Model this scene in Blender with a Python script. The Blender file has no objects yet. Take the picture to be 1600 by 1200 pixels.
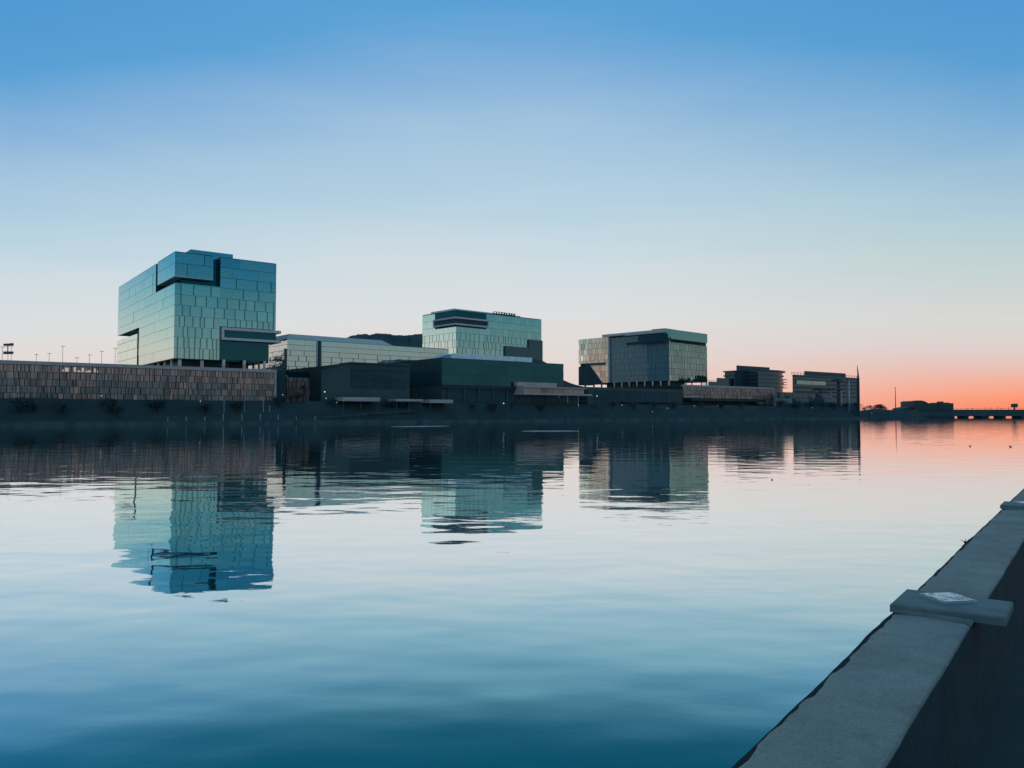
import bpy, math, random
from math import sin, cos, tan, radians, atan2, pi
random.seed(7)
S = bpy.context.scene
COL = S.collection

def lin(r, g, b, a=1.0):
    f = lambda c: (c/255/12.92) if c/255 <= .04045 else ((c/255+.055)/1.055)**2.4
    return (f(r), f(g), f(b), a)

# ------------------------------------------------------------------ camera
CAMZ = 3.2
PITCH = math.atan(46/1200.0)
cd = bpy.data.cameras.new('camera'); cam = bpy.data.objects.new('camera', cd); COL.objects.link(cam)
cd.sensor_width = 36; cd.lens = 27.0; cd.clip_start = .05; cd.clip_end = 20000
cam.location = (0, 0, CAMZ); cam.rotation_euler = (pi/2+PITCH, 0, 0)
S.camera = cam
S.view_settings.view_transform = 'Standard'; S.view_settings.look = 'None'
S.view_settings.exposure = 0; S.view_settings.gamma = 1
S.render.resolution_x = 1024; S.render.resolution_y = 768
S.cycles.use_denoising = True
S.cycles.max_bounces = 6; S.cycles.caustics_reflective = True; S.cycles.caustics_refractive = False
S.cycles.sample_clamp_indirect = 3

# ------------------------------------------------------------------ dusk sky
SUN_AZ = 46.0      # degrees to the right of the view direction (+Y)
world = bpy.data.worlds.new('World'); S.world = world; world.use_nodes = True
def node(nt, typ, **kw):
    n = nt.nodes.new(typ)
    for k, v in kw.items(): setattr(n, k, v)
    return n
def build_world():
    nt = world.node_tree; nt.nodes.clear(); L = nt.links.new
    tc = node(nt, 'ShaderNodeTexCoord'); sep = node(nt, 'ShaderNodeSeparateXYZ'); L(tc.outputs['Generated'], sep.inputs[0])
    def M(op, a, b=None):
        n = node(nt, 'ShaderNodeMath', operation=op)
        for i, v in enumerate((a, b)):
            if v is None: continue
            if isinstance(v, (int, float)): n.inputs[i].default_value = v
            else: L(v, n.inputs[i])
        return n.outputs[0]
    zc = M('MAXIMUM', sep.outputs[2], 0.0)
    elev = M('MULTIPLY', M('ARCSINE', zc), 180/pi)          # degrees
    # large soft unevenness so that the bands are not ruler straight
    ns = node(nt, 'ShaderNodeTexNoise'); ns.inputs['Scale'].default_value = 3.0; ns.inputs['Detail'].default_value = 3
    mp = node(nt, 'ShaderNodeMapping'); mp.inputs['Scale'].default_value = (1, 1, 7); L(tc.outputs['Generated'], mp.inputs[0]); L(mp.outputs[0], ns.inputs['Vector'])
    wob = M('MULTIPLY', M('SUBTRACT', ns.outputs['Fac'], .5), M('MULTIPLY', M('MINIMUM', elev, 12.0), .22))
    e2 = M('ADD', elev, wob)
    fac = M('POWER', M('DIVIDE', M('MAXIMUM', e2, 0.0), 90.0), .5)   # sqrt scale: more stops near the horizon
    hl = M('SQRT', M('ADD', M('MULTIPLY', sep.outputs[0], sep.outputs[0]), M('MULTIPLY', sep.outputs[1], sep.outputs[1])))
    hl = M('MAXIMUM', hl, 1e-4)
    yn = M('DIVIDE', sep.outputs[1], hl)
    # the pale bowl of light hangs over the far bank: away from it the blue comes down lower
    kf = M('ADD', 1.0, M('MULTIPLY', 2.3, M('MINIMUM', M('SUBTRACT', 1.0, yn), .165)))
    fac_f = M('POWER', M('DIVIDE', M('MAXIMUM', M('MULTIPLY', e2, kf), 0.0), 90.0), .5)
    def ramp(stops, fc=None):
        r = node(nt, 'ShaderNodeValToRGB'); cr = r.color_ramp; cr.interpolation = 'LINEAR'
        for i, (deg, c) in enumerate(stops):
            p = (deg/90.0)**.5
            if i < 2: el = cr.elements[i]; el.position = p
            else: el = cr.elements.new(p)
            el.color = lin(*c)
        L(fc or fac, r.inputs[0]); return r.outputs[0]
    front = ramp([(0, (231, 209, 203)), (3, (233, 214, 208)), (4.8, (228, 220, 217)), (7.3, (223, 225, 226)), (11.4, (208, 222, 229)), (16, (182, 211, 228)),
                  (20.5, (164, 198, 225)), (24.4, (133, 179, 221)), (28.3, (93, 163, 216)), (34, (82, 154, 212)), (44, (76, 138, 184)), (90, (92, 132, 152))], fac_f)
    sunset = ramp([(0, (240, 130, 100)), (.9, (252, 144, 106)), (1.35, (253, 152, 116)), (2.4, (246, 170, 146)), (3.6, (234, 188, 176)), (5.4, (222, 207, 204)), (8, (216, 216, 213)),
                   (13.5, (194, 212, 213)), (17, (177, 206, 219)), (24.4, (132, 180, 217)), (29, (90, 160, 213)), (34, (82, 154, 212)), (44, (76, 138, 184)), (90, (92, 132, 152))], fac_f)
    back = ramp([(0, (205, 190, 182)), (2.0, (218, 206, 196)), (4.2, (214, 216, 204)), (6, (180, 208, 204)), (8, (134, 190, 200)), (10.5, (74, 158, 196)), (13, (42, 126, 176)), (25, (90, 144, 182)), (90, (92, 132, 152))])
    a = radians(SUN_AZ)
    dt = M('DIVIDE', M('ADD', M('MULTIPLY', sep.outputs[0], sin(a)), M('MULTIPLY', sep.outputs[1], cos(a))), hl)
    ang = M('MULTIPLY', M('ARCCOSINE', M('MAXIMUM', M('MINIMUM', dt, 1.0), -1.0)), 180/pi)
    mr = node(nt, 'ShaderNodeMapRange', interpolation_type='SMOOTHSTEP'); L(ang, mr.inputs[0])
    mr.inputs[1].default_value = 43; mr.inputs[2].default_value = 8; mr.inputs[3].default_value = 0; mr.inputs[4].default_value = 1
    mb = node(nt, 'ShaderNodeMapRange', interpolation_type='SMOOTHSTEP'); L(yn, mb.inputs[0])
    mb.inputs[1].default_value = .82; mb.inputs[2].default_value = .60; mb.inputs[3].default_value = 0; mb.inputs[4].default_value = 1
    def mix(f, A, B):
        n = node(nt, 'ShaderNodeMix', data_type='RGBA'); 
        if isinstance(f, float): n.inputs[0].default_value = f
        else: L(f, n.inputs[0])
        L(A, n.inputs[6]); L(B, n.inputs[7]); return n.outputs[2]
    m1 = mix(mb.outputs[0], front, back); m2 = mix(mr.outputs[0], m1, sunset)
    bg = node(nt, 'ShaderNodeBackground'); L(m2, bg.inputs[0]); bg.inputs[1].default_value = 1.0
    sky = node(nt, 'ShaderNodeTexSky'); sky.sky_type = 'NISHITA'; sky.sun_disc = False
    sky.sun_elevation = radians(1.5); sky.sun_rotation = radians(SUN_AZ)
    bg2 = node(nt, 'ShaderNodeBackground'); L(sky.outputs[0], bg2.inputs[0]); bg2.inputs[1].default_value = .08
    ms = node(nt, 'ShaderNodeMixShader'); ms.inputs[0].default_value = .03; L(bg.outputs[0], ms.inputs[1]); L(bg2.outputs[0], ms.inputs[2])
    out = node(nt, 'ShaderNodeOutputWorld'); L(ms.outputs[0], out.inputs[0])
build_world()

# last glow of the set sun, very weak
sd = bpy.data.lights.new('sun', 'SUN'); sd.energy = .10; sd.angle = radians(3); sd.color = (1, .62, .42)
so = bpy.data.objects.new('sun', sd); COL.objects.link(so)
_e = radians(1.5); _a = radians(SUN_AZ)
from mathutils import Vector
so.rotation_euler = Vector((sin(_a)*cos(_e), cos(_a)*cos(_e), sin(_e))).to_track_quat('Z', 'Y').to_euler()

# ------------------------------------------------------------------ frames and helpers
TH = radians(37.7)
U = (cos(TH), sin(TH)); Wd = (-sin(TH), cos(TH))     # along the far bank / away from it
def bank(s, p): return (U[0]*s+Wd[0]*p, U[1]*s+Wd[1]*p)
cp, sp = cos(PITCH), sin(PITCH)
def depth(Y, z): return Y*cp+(z-CAMZ)*sp
def zat(py, Y):
    v = (600-py)/1200.0
    return CAMZ + Y*(sp+v*cp)/(cp-v*sp)
def xat(px, Y, z=15): return (px-800)/1200.0*depth(Y, z)
class Frame:
    def __init__(s, px, Y, deg, z=20):
        s.o = (xat(px, Y, z), Y); s.a = radians(deg)
        s.u = (cos(s.a), sin(s.a)); s.w = (-sin(s.a), cos(s.a))
    def wor(s, x, y): return (s.o[0]+s.u[0]*x+s.w[0]*y, s.o[1]+s.u[1]*x+s.w[1]*y)
    def x(s, px, y=0, z=20):            # local x where column px crosses the line at local y
        lo, hi = -400., 900.
        for _ in range(60):
            m = (lo+hi)/2; X, Y = s.wor(m, y)
            if Y < 5 or 800+1200*X/depth(Y, z) < px: lo = m
            else: hi = m
        return (lo+hi)/2
    def y(s, px, x=0, z=20):
        lo, hi = 0., 900.
        for _ in range(60):
            m = (lo+hi)/2; X, Y = s.wor(x, m)
            if 800+1200*X/depth(Y, z) > px: lo = m
            else: hi = m
        return (lo+hi)/2
    def z(s, py, x=0, y=0): return zat(py, s.wor(x, y)[1])

class MB:
    def __init__(s): s.v = []; s.f = []; s.m = []; s.t = []
    def face(s, pts, m=0, t=.5):
        n = len(s.v); s.v += [tuple(p) for p in pts]; s.f.append(tuple(range(n, n+len(pts)))); s.m.append(m); s.t.append(t)
    def box(s, x0, x1, y0, y1, z0, z1, m=0, t=.5):
        if x0 > x1: x0, x1 = x1, x0
        if y0 > y1: y0, y1 = y1, y0
        n = len(s.v)
        s.v += [(x0,y0,z0),(x1,y0,z0),(x1,y1,z0),(x0,y1,z0),(x0,y0,z1),(x1,y0,z1),(x1,y1,z1),(x0,y1,z1)]
        for f in ((0,3,2,1),(4,5,6,7),(0,1,5,4),(1,2,6,5),(2,3,7,6),(3,0,4,7)):
            s.f.append(tuple(n+i for i in f)); s.m.append(m); s.t.append(t)
    def prism(s, pts, z0, z1, m=0, t=.5, top=None):
        n = len(s.v); k = len(pts); top = top or pts
        zt = z1 if isinstance(z1, (list, tuple)) else [z1]*k
        zb = z0 if isinstance(z0, (list, tuple)) else [z0]*k
        s.v += [(p[0], p[1], zb[i]) for i, p in enumerate(pts)] + [(p[0], p[1], zt[i]) for i, p in enumerate(top)]
        s.f.append(tuple(n+i for i in reversed(range(k)))); s.m.append(m); s.t.append(t)
        s.f.append(tuple(n+k+i for i in range(k))); s.m.append(m); s.t.append(t)
        for i in range(k):
            j = (i+1) % k; s.f.append((n+i, n+j, n+k+j, n+k+i)); s.m.append(m); s.t.append(t)
    def tube(s, a, b, r0, r1=None, k=8, m=0, t=.5):
        r1 = r0 if r1 is None else r1
        a = Vector(a); b = Vector(b); d = (b-a).normalized()
        q = d.orthogonal().normalized(); r = d.cross(q); n = len(s.v)
        for c, R in ((a, r0), (b, r1)):
            for i in range(k):
                th = 2*pi*i/k; p = c+(q*cos(th)+r*sin(th))*R; s.v.append(tuple(p))
        for i in range(k):
            j = (i+1) % k; s.f.append((n+i, n+j, n+k+j, n+k+i)); s.m.append(m); s.t.append(t)
        s.f.append(tuple(n+i for i in reversed(range(k)))); s.m.append(m); s.t.append(t)
        s.f.append(tuple(n+k+i for i in range(k))); s.m.append(m); s.t.append(t)
    def ball(s, c, rx, ry=None, rz=None, k=10, h=6, m=0, t=.5):
        ry = rx if ry is None else ry; rz = rx if rz is None else rz; n = len(s.v)
        for i in range(h+1):
            ph = pi*i/h
            for j in range(k):
                th = 2*pi*j/k; s.v.append((c[0]+rx*sin(ph)*cos(th), c[1]+ry*sin(ph)*sin(th), c[2]+rz*cos(ph)))
        for i in range(h):
            for j in range(k):
                j2 = (j+1) % k; s.f.append((n+i*k+j, n+(i+1)*k+j, n+(i+1)*k+j2, n+i*k+j2)); s.m.append(m); s.t.append(t)
    def mesh(s, name, mats):
        me = bpy.data.meshes.new(name); me.from_pydata(s.v, [], s.f)
        for m in (mats if isinstance(mats, (list, tuple)) else [mats]): me.materials.append(m)
        me.polygons.foreach_set('material_index', s.m)
        at = me.attributes.new('tint', 'FLOAT', 'FACE'); at.data.foreach_set('value', s.t)
        me.update(); return me
    def build(s, name, mats, parent=None, smooth=False):
        me = s.mesh(name, mats)
        if smooth: me.polygons.foreach_set('use_smooth', [True]*len(me.polygons))
        o = bpy.data.objects.new(name, me); COL.objects.link(o)
        if parent is not None: o.parent = parent
        return o
def tag(o, label=None, cat=None, group=None, kind=None):
    if label: o['label'] = label
    if cat: o['category'] = cat
    if group: o['group'] = group
    if kind: o['kind'] = kind
    return o
def empty(name, loc=(0,0,0), rz=0):
    e = bpy.data.objects.new(name, None); COL.objects.link(e); e.location = loc; e.rotation_euler = (0,0,rz); e.empty_display_size = .5
    return e
def copy_thing(o):
    c = o.copy(); COL.objects.link(c)
    for ch in list(o.children):
        d = ch.copy(); COL.objects.link(d); d.parent = c
        for g in list(ch.children):
            h = g.copy(); COL.objects.link(h); h.parent = d
    return c
def quick(x0,x1,y0,y1,z0,z1,name,mat,parent):
    m = MB(); m.box(x0,x1,y0,y1,z0,z1); return m.build(name, mat, parent)

# ------------------------------------------------------------------ materials
def mat(name):
    m = bpy.data.materials.new(name); m.use_nodes = True; nt = m.node_tree; nt.nodes.clear()
    out = nt.nodes.new('ShaderNodeOutputMaterial'); return m, nt, out
def mapnoise(nt, scale, detail=4, rough=.55, sc=(1,1,1), coord='Object'):
    tc = nt.nodes.new('ShaderNodeTexCoord'); mp = nt.nodes.new('ShaderNodeMapping'); mp.inputs['Scale'].default_value = sc
    n = nt.nodes.new('ShaderNodeTexNoise'); n.inputs['Scale'].default_value = scale; n.inputs['Detail'].default_value = detail; n.inputs['Roughness'].default_value = rough
    nt.links.new(tc.outputs[coord], mp.inputs[0]); nt.links.new(mp.outputs[0], n.inputs['Vector']); return n.outputs['Fac']
def pbr(name, c, rough=.7, metal=0, vary=.25, scale=.6, spec=.5, tint=0.0, sc=(1,1,1), bump=0, bscale=8, bdist=.01):
    m, nt, out = mat(name); L = nt.links.new
    b = nt.nodes.new('ShaderNodeBsdfPrincipled'); L(b.outputs[0], out.inputs[0])
    b.inputs['Roughness'].default_value = rough; b.inputs['Metallic'].default_value = metal; b.inputs['Specular IOR Level'].default_value = spec
    f = mapnoise(nt, scale, 5, .6, sc)
    mr = nt.nodes.new('ShaderNodeMapRange'); mr.inputs[1].default_value = .3; mr.inputs[2].default_value = .7; mr.inputs[3].default_value = 1-vary; mr.inputs[4].default_value = 1+vary; L(f, mr.inputs[0])
    v = mr.outputs[0]
    if tint:
        at = nt.nodes.new('ShaderNodeAttribute'); at.attribute_name = 'tint'
        m2 = nt.nodes.new('ShaderNodeMapRange'); m2.inputs[3].default_value = 1-tint; m2.inputs[4].default_value = 1+tint; L(at.outputs['Fac'], m2.inputs[0])
        mm = nt.nodes.new('ShaderNodeMath'); mm.operation = 'MULTIPLY'; L(v, mm.inputs[0]); L(m2.outputs[0], mm.inputs[1]); v = mm.outputs[0]
    sc_ = nt.nodes.new('ShaderNodeVectorMath'); sc_.operation = 'SCALE'; sc_.inputs[0].default_value = c[:3]; L(v, sc_.inputs['Scale'])
    L(sc_.outputs[0], b.inputs['Base Color'])
    if bump:
        h = mapnoise(nt, bscale, 6, .6); bn = nt.nodes.new('ShaderNodeBump'); bn.inputs['Strength'].default_value = bump; bn.inputs['Distance'].default_value = bdist
        L(h, bn.inputs['Height']); L(bn.outputs[0], b.inputs['Normal'])
    return m
def glass(name, tintc, refl=.6, body=(.01,.03,.04), rough=.02, var=.12):
    """coated curtain-wall glass: a tinted mirror over a dark interior, each pane a touch different"""
    m, nt, out = mat(name); L = nt.links.new
    at = nt.nodes.new('ShaderNodeAttribute'); at.attribute_name = 'tint'
    mr = nt.nodes.new('ShaderNodeMapRange'); mr.inputs[3].default_value = 1-var; mr.inputs[4].default_value = 1+var; L(at.outputs['Fac'], mr.inputs[0])
    sc_ = nt.nodes.new('ShaderNodeVectorMath'); sc_.operation = 'SCALE'; sc_.inputs[0].default_value = tintc[:3]; st = mapnoise(nt, 1.0, 3, .6, (4.5,4.5,.15)); sm = nt.nodes.new('ShaderNodeMapRange'); sm.inputs[1].default_value = .3; sm.inputs[2].default_value = .7; sm.inputs[3].default_value = 1-var; sm.inputs[4].default_value = 1+var; L(st, sm.inputs[0])
    mm = nt.nodes.new('ShaderNodeMath'); mm.operation = 'MULTIPLY'; L(mr.outputs[0], mm.inputs[0]); L(sm.outputs[0], mm.inputs[1]); L(mm.outputs[0], sc_.inputs['Scale'])
    g = nt.nodes.new('ShaderNodeBsdfAnisotropic'); g.inputs['Roughness'].default_value = rough
    f0 = nt.nodes.new('ShaderNodeFresnel'); f0.inputs['IOR'].default_value = 1.5
    fm = nt.nodes.new('ShaderNodeMath'); fm.operation = 'MULTIPLY_ADD'; fm.inputs[1].default_value = 1.0; fm.inputs[2].default_value = -.03; fm.use_clamp = True; L(f0.outputs[0], fm.inputs[0])
    cm = nt.nodes.new('ShaderNodeMix'); cm.data_type = 'RGBA'; L(fm.outputs[0], cm.inputs[0]); L(sc_.outputs[0], cm.inputs[6]); cm.inputs[7].default_value = (.95,.97,.95,1); L(cm.outputs[2], g.inputs['Color'])
    # slight roller-wave distortion of the panes
    f = mapnoise(nt, .35, 2, .5, (1,1,3)); bn = nt.nodes.new('ShaderNodeBump'); bn.inputs['Strength'].default_value = .6; bn.inputs['Distance'].default_value = .012
    L(f, bn.inputs['Height']); L(bn.outputs[0], g.inputs['Normal'])
    d = nt.nodes.new('ShaderNodeBsdfDiffuse'); d.inputs['Color'].default_value = (*body, 1)
    lw = nt.nodes.new('ShaderNodeFresnel'); lw.inputs['IOR'].default_value = 1.5
    a = nt.nodes.new('ShaderNodeMath'); a.operation = 'MULTIPLY_ADD'; a.inputs[1].default_value = .35; a.inputs[2].default_value = refl; a.use_clamp = True; L(lw.outputs[0], a.inputs[0])
    mx = nt.nodes.new('ShaderNodeMixShader'); L(a.outputs[0], mx.inputs[0]); L(d.outputs[0], mx.inputs[1]); L(g.outputs[0], mx.inputs[2]); L(mx.outputs[0], out.inputs[0])
    return m
def emis(name, c, s):
    m, nt, out = mat(name); e = nt.nodes.new('ShaderNodeEmission'); e.inputs[0].default_value = c; e.inputs[1].default_value = s; nt.links.new(e.outputs[0], out.inputs[0]); return m

M_glass  = glass('teal_coated_glass', (.36,.62,.68), .50, body=(.015,.085,.11), var=.09)
M_gjoint = glass('teal_shadow_joint', (.18,.40,.43), .42, body=(.012,.08,.10))
M_glassf = glass('fascia_teal_glass', (.22,.42,.45), .45, body=(.02,.08,.09))
M_sidep  = glass('sky_brightened_glass', (.80,.82,.78), .7, body=(.3,.32,.3), var=.05)  # paler than the front glass: reflected sky put into the colour
M_pale   = pbr('pale_grey_panels', (.66,.60,.53), .6, vary=.06, scale=.1, tint=.06)
M_glassp = glass('pale_coated_glass', (.43,.57,.63), .60, body=(.09,.12,.12), var=.05)
M_glassb = glass('grey_coated_glass', (.33,.50,.52), .42, body=(.03,.08,.09), var=.12)
M_glassw = glass('pink_sky_glass', (.58,.46,.43), .65, rough=.05, var=.22)  # pink sky reflection put into the glass tint
M_joint  = pbr('dark_joint', (.012,.032,.038), .6, scale=.3)
M_dark   = pbr('dark_glazing', (.036,.082,.096), .35, spec=.12, scale=.1)
M_teal   = glass('deep_teal_glazing', (.018,.095,.125), .40, body=(.004,.066,.086))
M_slate  = glass('slate_glazing', (.05,.095,.12), .38, body=(.06,.125,.155))
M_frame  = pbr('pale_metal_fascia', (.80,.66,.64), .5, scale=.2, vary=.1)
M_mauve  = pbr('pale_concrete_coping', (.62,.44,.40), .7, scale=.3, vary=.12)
M_roof   = pbr('roof_membrane', (.12,.14,.15), .8)
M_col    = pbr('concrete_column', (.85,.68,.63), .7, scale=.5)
M_darkrefl = glass('dark_reflection_glass', (.10,.15,.17), .12, body=(.20,.30,.33), var=.15)
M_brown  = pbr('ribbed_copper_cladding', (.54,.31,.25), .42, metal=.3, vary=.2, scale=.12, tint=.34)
M_brownrefl = pbr('ribbed_cladding_dark_reflection', (.36,.25,.215), .5, vary=.2, scale=.12, tint=.36)  # the brown cladding with dim reflections painted in
M_black  = pbr('unlit_facade', (.080,.106,.108), .6, vary=.2, scale=.08, spec=.2)
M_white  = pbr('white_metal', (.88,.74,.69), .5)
M_blue   = glass('blue_skylight_glass', (.10,.22,.42), .6)
M_pole   = pbr('galvanised_pole', (.10,.11,.12), .5)
M_palepole = pbr('pale_pole', (.42,.42,.40), .5)
M_bark   = pbr('bark', (.03,.028,.024), .9)
M_leaf   = pbr('leaves', (.056,.082,.084), .8, tint=.4, spec=.2)
M_hill   = pbr('desert_slope', (.070,.115,.122), .95, vary=.4, scale=.02, spec=.1)
M_bank   = pbr('bank_ground', (.054,.078,.080), .95, vary=.2, scale=.12, spec=.1)
M_wallst = pbr('seawall_concrete', (.095,.13,.13), .85, vary=.3, scale=.3, spec=.2)
M_path   = pbr('path_concrete', (.040,.068,.074), .9, vary=.2, scale=3, bump=.3, bscale=40)
M_lamp   = emis('lit_globe', (1,.95,.88,1), 1.3)
M_skygap    = emis('sky_gap_glow', (1,.94,.9,1), .42)

# ------------------------------------------------------------------ water
def water_material():
    m, nt, out = mat('lake_water'); L = nt.links.new
    def N(t, **k): return node(nt, t, **k)
    geo = N('ShaderNodeNewGeometry')
    def noise(scale, sc, rot=0, detail=2, rough=.5):
        mp = N('ShaderNodeMapping'); mp.inputs['Scale'].default_value = sc; mp.inputs['Rotation'].default_value = (0,0,rot)
        n = N('ShaderNodeTexNoise'); n.inputs['Scale'].default_value = scale; n.inputs['Detail'].default_value = detail; n.inputs['Roughness'].default_value = rough
        L(geo.outputs['Position'], mp.inputs[0]); L(mp.outputs[0], n.inputs['Vector']); return n.outputs['Fac']
    def M(op, a, b=None, c=None):
        n = N('ShaderNodeMath', operation=op)
        for i, v in enumerate((a, b, c)):
            if v is None: continue
            if isinstance(v, (int, float)): n.inputs[i].default_value = v
            else: L(v, n.inputs[i])
        return n.outputs[0]
    swell = noise(.30, (1, 1.6, 1), radians(10), 2)
    mid = noise(1.7, (.8, 1.5, 1), radians(-8), 2)
    fine = noise(4.5, (.7, 1.5, 1), radians(14), 2)
    patch = noise(.035, (.6, 1.6, 1), 0, 2)                     # calm and ruffled patches
    pr = N('ShaderNodeMapRange', interpolation_type='SMOOTHSTEP'); L(patch, pr.inputs[0]); pr.inputs[1].default_value = .46; pr.inputs[2].default_value = .66; pr.inputs[3].default_value = .24; pr.inputs[4].default_value = 1.15
    h = M('ADD', M('MULTIPLY', swell, .027), M('MULTIPLY', pr.outputs[0], M('ADD', M('MULTIPLY', mid, .0030), M('MULTIPLY', fine, .0014))))
    bn = N('ShaderNodeBump'); bn.inputs['Strength'].default_value = 1; bn.inputs['Distance'].default_value = 1; L(h, bn.inputs['Height'])
    gl = N('ShaderNodeBsdfAnisotropic'); gl.inputs['Roughness'].default_value = .02; gl.inputs['Color'].default_value = (.95,.97,.97,1); L(bn.outputs[0], gl.inputs['Normal'])
    df = N('ShaderNodeBsdfDiffuse'); df.inputs['Color'].default_value = (.0,.24,.27,1)
    lw = N('ShaderNodeLayerWeight'); lw.inputs['Blend'].default_value = .5; L(bn.outputs[0], lw.inputs['Normal'])
    r = N('ShaderNodeFloatCurve'); L(lw.outputs['Facing'], r.inputs['Value'])
    cv = r.mapping.curves[0]
    pts = [(0,.02), (.40,.03), (.58,.06), (.632,.19), (.688,.54), (.755,.76), (.80,.86), (.87,.95), (1,1)]
    cv.points[0].location = pts[0]; cv.points[1].location = pts[-1]
    for p in pts[1:-1]: cv.points.new(*p)
    r.mapping.update()
    tr = N('ShaderNodeValToRGB'); tr.color_ramp.elements[0].position = .58; tr.color_ramp.elements[0].color = (.25,.85,.92,1)
    tr.color_ramp.elements[1].position = .80; tr.color_ramp.elements[1].color = (.97,.98,.98,1); L(lw.outputs['Facing'], tr.inputs[0]); L(tr.outputs[0], gl.inputs['Color'])
    mx = N('ShaderNodeMixShader'); L(r.outputs[0], mx.inputs[0]); L(df.outputs[0], mx.inputs[1]); L(gl.outputs[0], mx.inputs[2]); L(mx.outputs[0], out.inputs[0])
    return m
M_water = water_material()
w = MB(); w.face([(-4000,-60,0),(6000,-60,0),(6000,7000,0),(-4000,7000,0)]); tag(w.build('water', M_water), 'calm lake mirroring the buildings and the dusk sky', 'water', kind='structure')

# ------------------------------------------------------------------ far bank
def strip(name, prof, s0, s1, n, m, amp=0, label=None, cat=None):
    b = MB(); R = random.Random(3)
    rows = []
    for i in range(n+1):
        s = s0+(s1-s0)*i/n
        row = []
        for k, (p, z) in enumerate(prof):
            j = amp*(R.random()-.5) if 0 < k < len(prof)-1 else 0
            x, y = bank(s, p+j*2); row.append((x, y, z+j))
        rows.append(row)
    for i in range(n):
        for k in range(len(prof)-1):
            b.face([rows[i][k], rows[i+1][k], rows[i+1][k+1], rows[i][k+1]], t=.5)
    return tag(b.build(name, m), label, cat, kind='structure')
S_END = 452
strip('river_bank', [(236.2,.95),(238.5,1.1),(243,1.5),(246,3.6),(249,6.2),(251,7.4),(300,8),(900,8)], -700, S_END, 240, M_bank, .35, 'dark sloping far bank below the glass buildings', 'bank')
b = MB()
for i in range(90):
    s0, s1 = -700+i*(S_END+700)/90, -700+(i+1)*(S_END+700)/90
    for (p0, p1, z0, z1) in ((235.0, 236.3, -1, .9), (234.85, 236.4, .9, 1.08)):
        q = [bank(s0, p0), bank(s1-.03, p0), bank(s1-.03, p1), bank(s0, p1)]
        b.prism(q, z0, z1, t=random.random())
tag(b.build('seawall', M_wallst), 'low pale-topped concrete seawall along the far waterline', 'seawall', kind='structure')
# end of the bank: tapers down to the water
b = MB(); R = random.Random(5)
a0 = bank(S_END, 235); a1 = bank(S_END, 900)
pts = [bank(S_END, 235), bank(S_END+30, 246), bank(S_END+70, 290), bank(S_END+90, 900), bank(S_END, 900)]
b.prism(pts, -1, [1, .6, 1.6, 8, 8])
tag(b.build('river_bank', M_bank), 'dark point where the far bank turns away', 'bank', kind='structure')

# hills behind
def hill(name, prof, Y, dep, m, label, seed=1, base=0):
    b = MB(); R = random.Random(seed); n = len(prof); K = 9
    g = []
    for (px, py) in prof:
        col = []
        zt = zat(py, Y)
        for k in range(K+1):
            f = k/K; yy = Y+(f-.5)*dep*2; h = base+(zt-base)*max(0, cos((f-.5)*pi))**.8*(1+.03*(R.random()-.5) if k != K//2 else 1)
            col.append(((px-800)/1200*Y*(1+(f-.5)*.1)+R.uniform(-1,1), yy, h))
        g.append(col)
    for i in range(n-1):
        for k in range(K):
            b.face([g[i][k], g[i+1][k], g[i+1][k+1], g[i][k+1]])
    return tag(b.build(name, m), label, 'hill', kind='structure')
pr = [(440,590),(470,565),(500,548),(525,535)]
R = random.Random(11)
keys = [(525,535),(545,526),(555,523.5),(563,521.8),(571,521.2),(578,523.6),(590,520.6),(605,521.2),(618,523.2),(632,524),(645,522.6),(660,521),(675,524),(700,528),(740,540),(780,560),(820,590)]
for (a, b_) in zip(keys, keys[1:]):
    n = max(1, int((b_[0]-a[0])/2.2))
    for i in range(n):
        f = i/n; pr.append((a[0]+(b_[0]-a[0])*f, a[1]+(b_[1]-a[1])*f+R.uniform(-.5,.5)))
pr.append(keys[-1])
hill('hills', pr, 950, 90, M_hill, 'dark rocky butte rising behind the pale low building', 2, 5)

# ------------------------------------------------------------------ facade panels
def rowsof(z0, z1, rh, zb):
    k0 = int(math.floor((z0-zb)/rh-1e-6)); out = []
    k = k0
    while zb+k*rh < z1-1e-3:
        a, b = max(z0, zb+k*rh), min(z1, zb+(k+1)*rh)
        if b-a > .15: out.append((k, a, b))
        k += 1
    return out
def panels(mb, o, d, n, a0, a1, z0, z1, rh, zb, wf, jv, jh, dep=.25, tilt=.002, m=0, seed=0, split=0):
    """staggered panels on a wall line: origin o, direction d, outward normal n, each a thin solid leaf with its own tiny tilt"""
    for (k, za, zc) in rowsof(z0, z1, rh, zb):
        R = random.Random(seed*1000+k)
        lo, hi = wf(k)
        x = a0-R.random()*hi
        while x < a1:
            wd = R.uniform(lo, hi); xa, xb = max(x, a0), min(x+wd, a1); x += wd
            if xb-xa < .12: continue
            ja = jv(k); xb2 = xb-ja if xb < a1-1e-6 and xb-xa > ja+.1 else xb
            z2 = zc-(jh if zc-za > jh*2 else 0)
            w_, h_ = xb2-xa, z2-za
            tx, tz = R.gauss(0, tilt), R.gauss(0, tilt); t = R.random()
            def P(a, z, off): return (o[0]+d[0]*a+n[0]*off, o[1]+d[1]*a+n[1]*off, z)
            ofs = [tx*(-w_/2)+tz*(-h_/2), tx*(w_/2)+tz*(-h_/2), tx*(w_/2)+tz*(h_/2), tx*(-w_/2)+tz*(h_/2)]
            mn = min(ofs); ofs = [v-mn for v in ofs]
            c = [(xa, za), (xb2, za), (xb2, z2), (xa, z2)]
            F = [P(a, z, ofs[i]) for i, (a, z) in enumerate(c)]; B = [P(a, z, -dep) for (a, z) in c]
            mb.face(F, m, t)
            for i in range(4):
                j = (i+1) % 4; mb.face([F[j], F[i], B[i], B[j]], m, t*.5)
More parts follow.
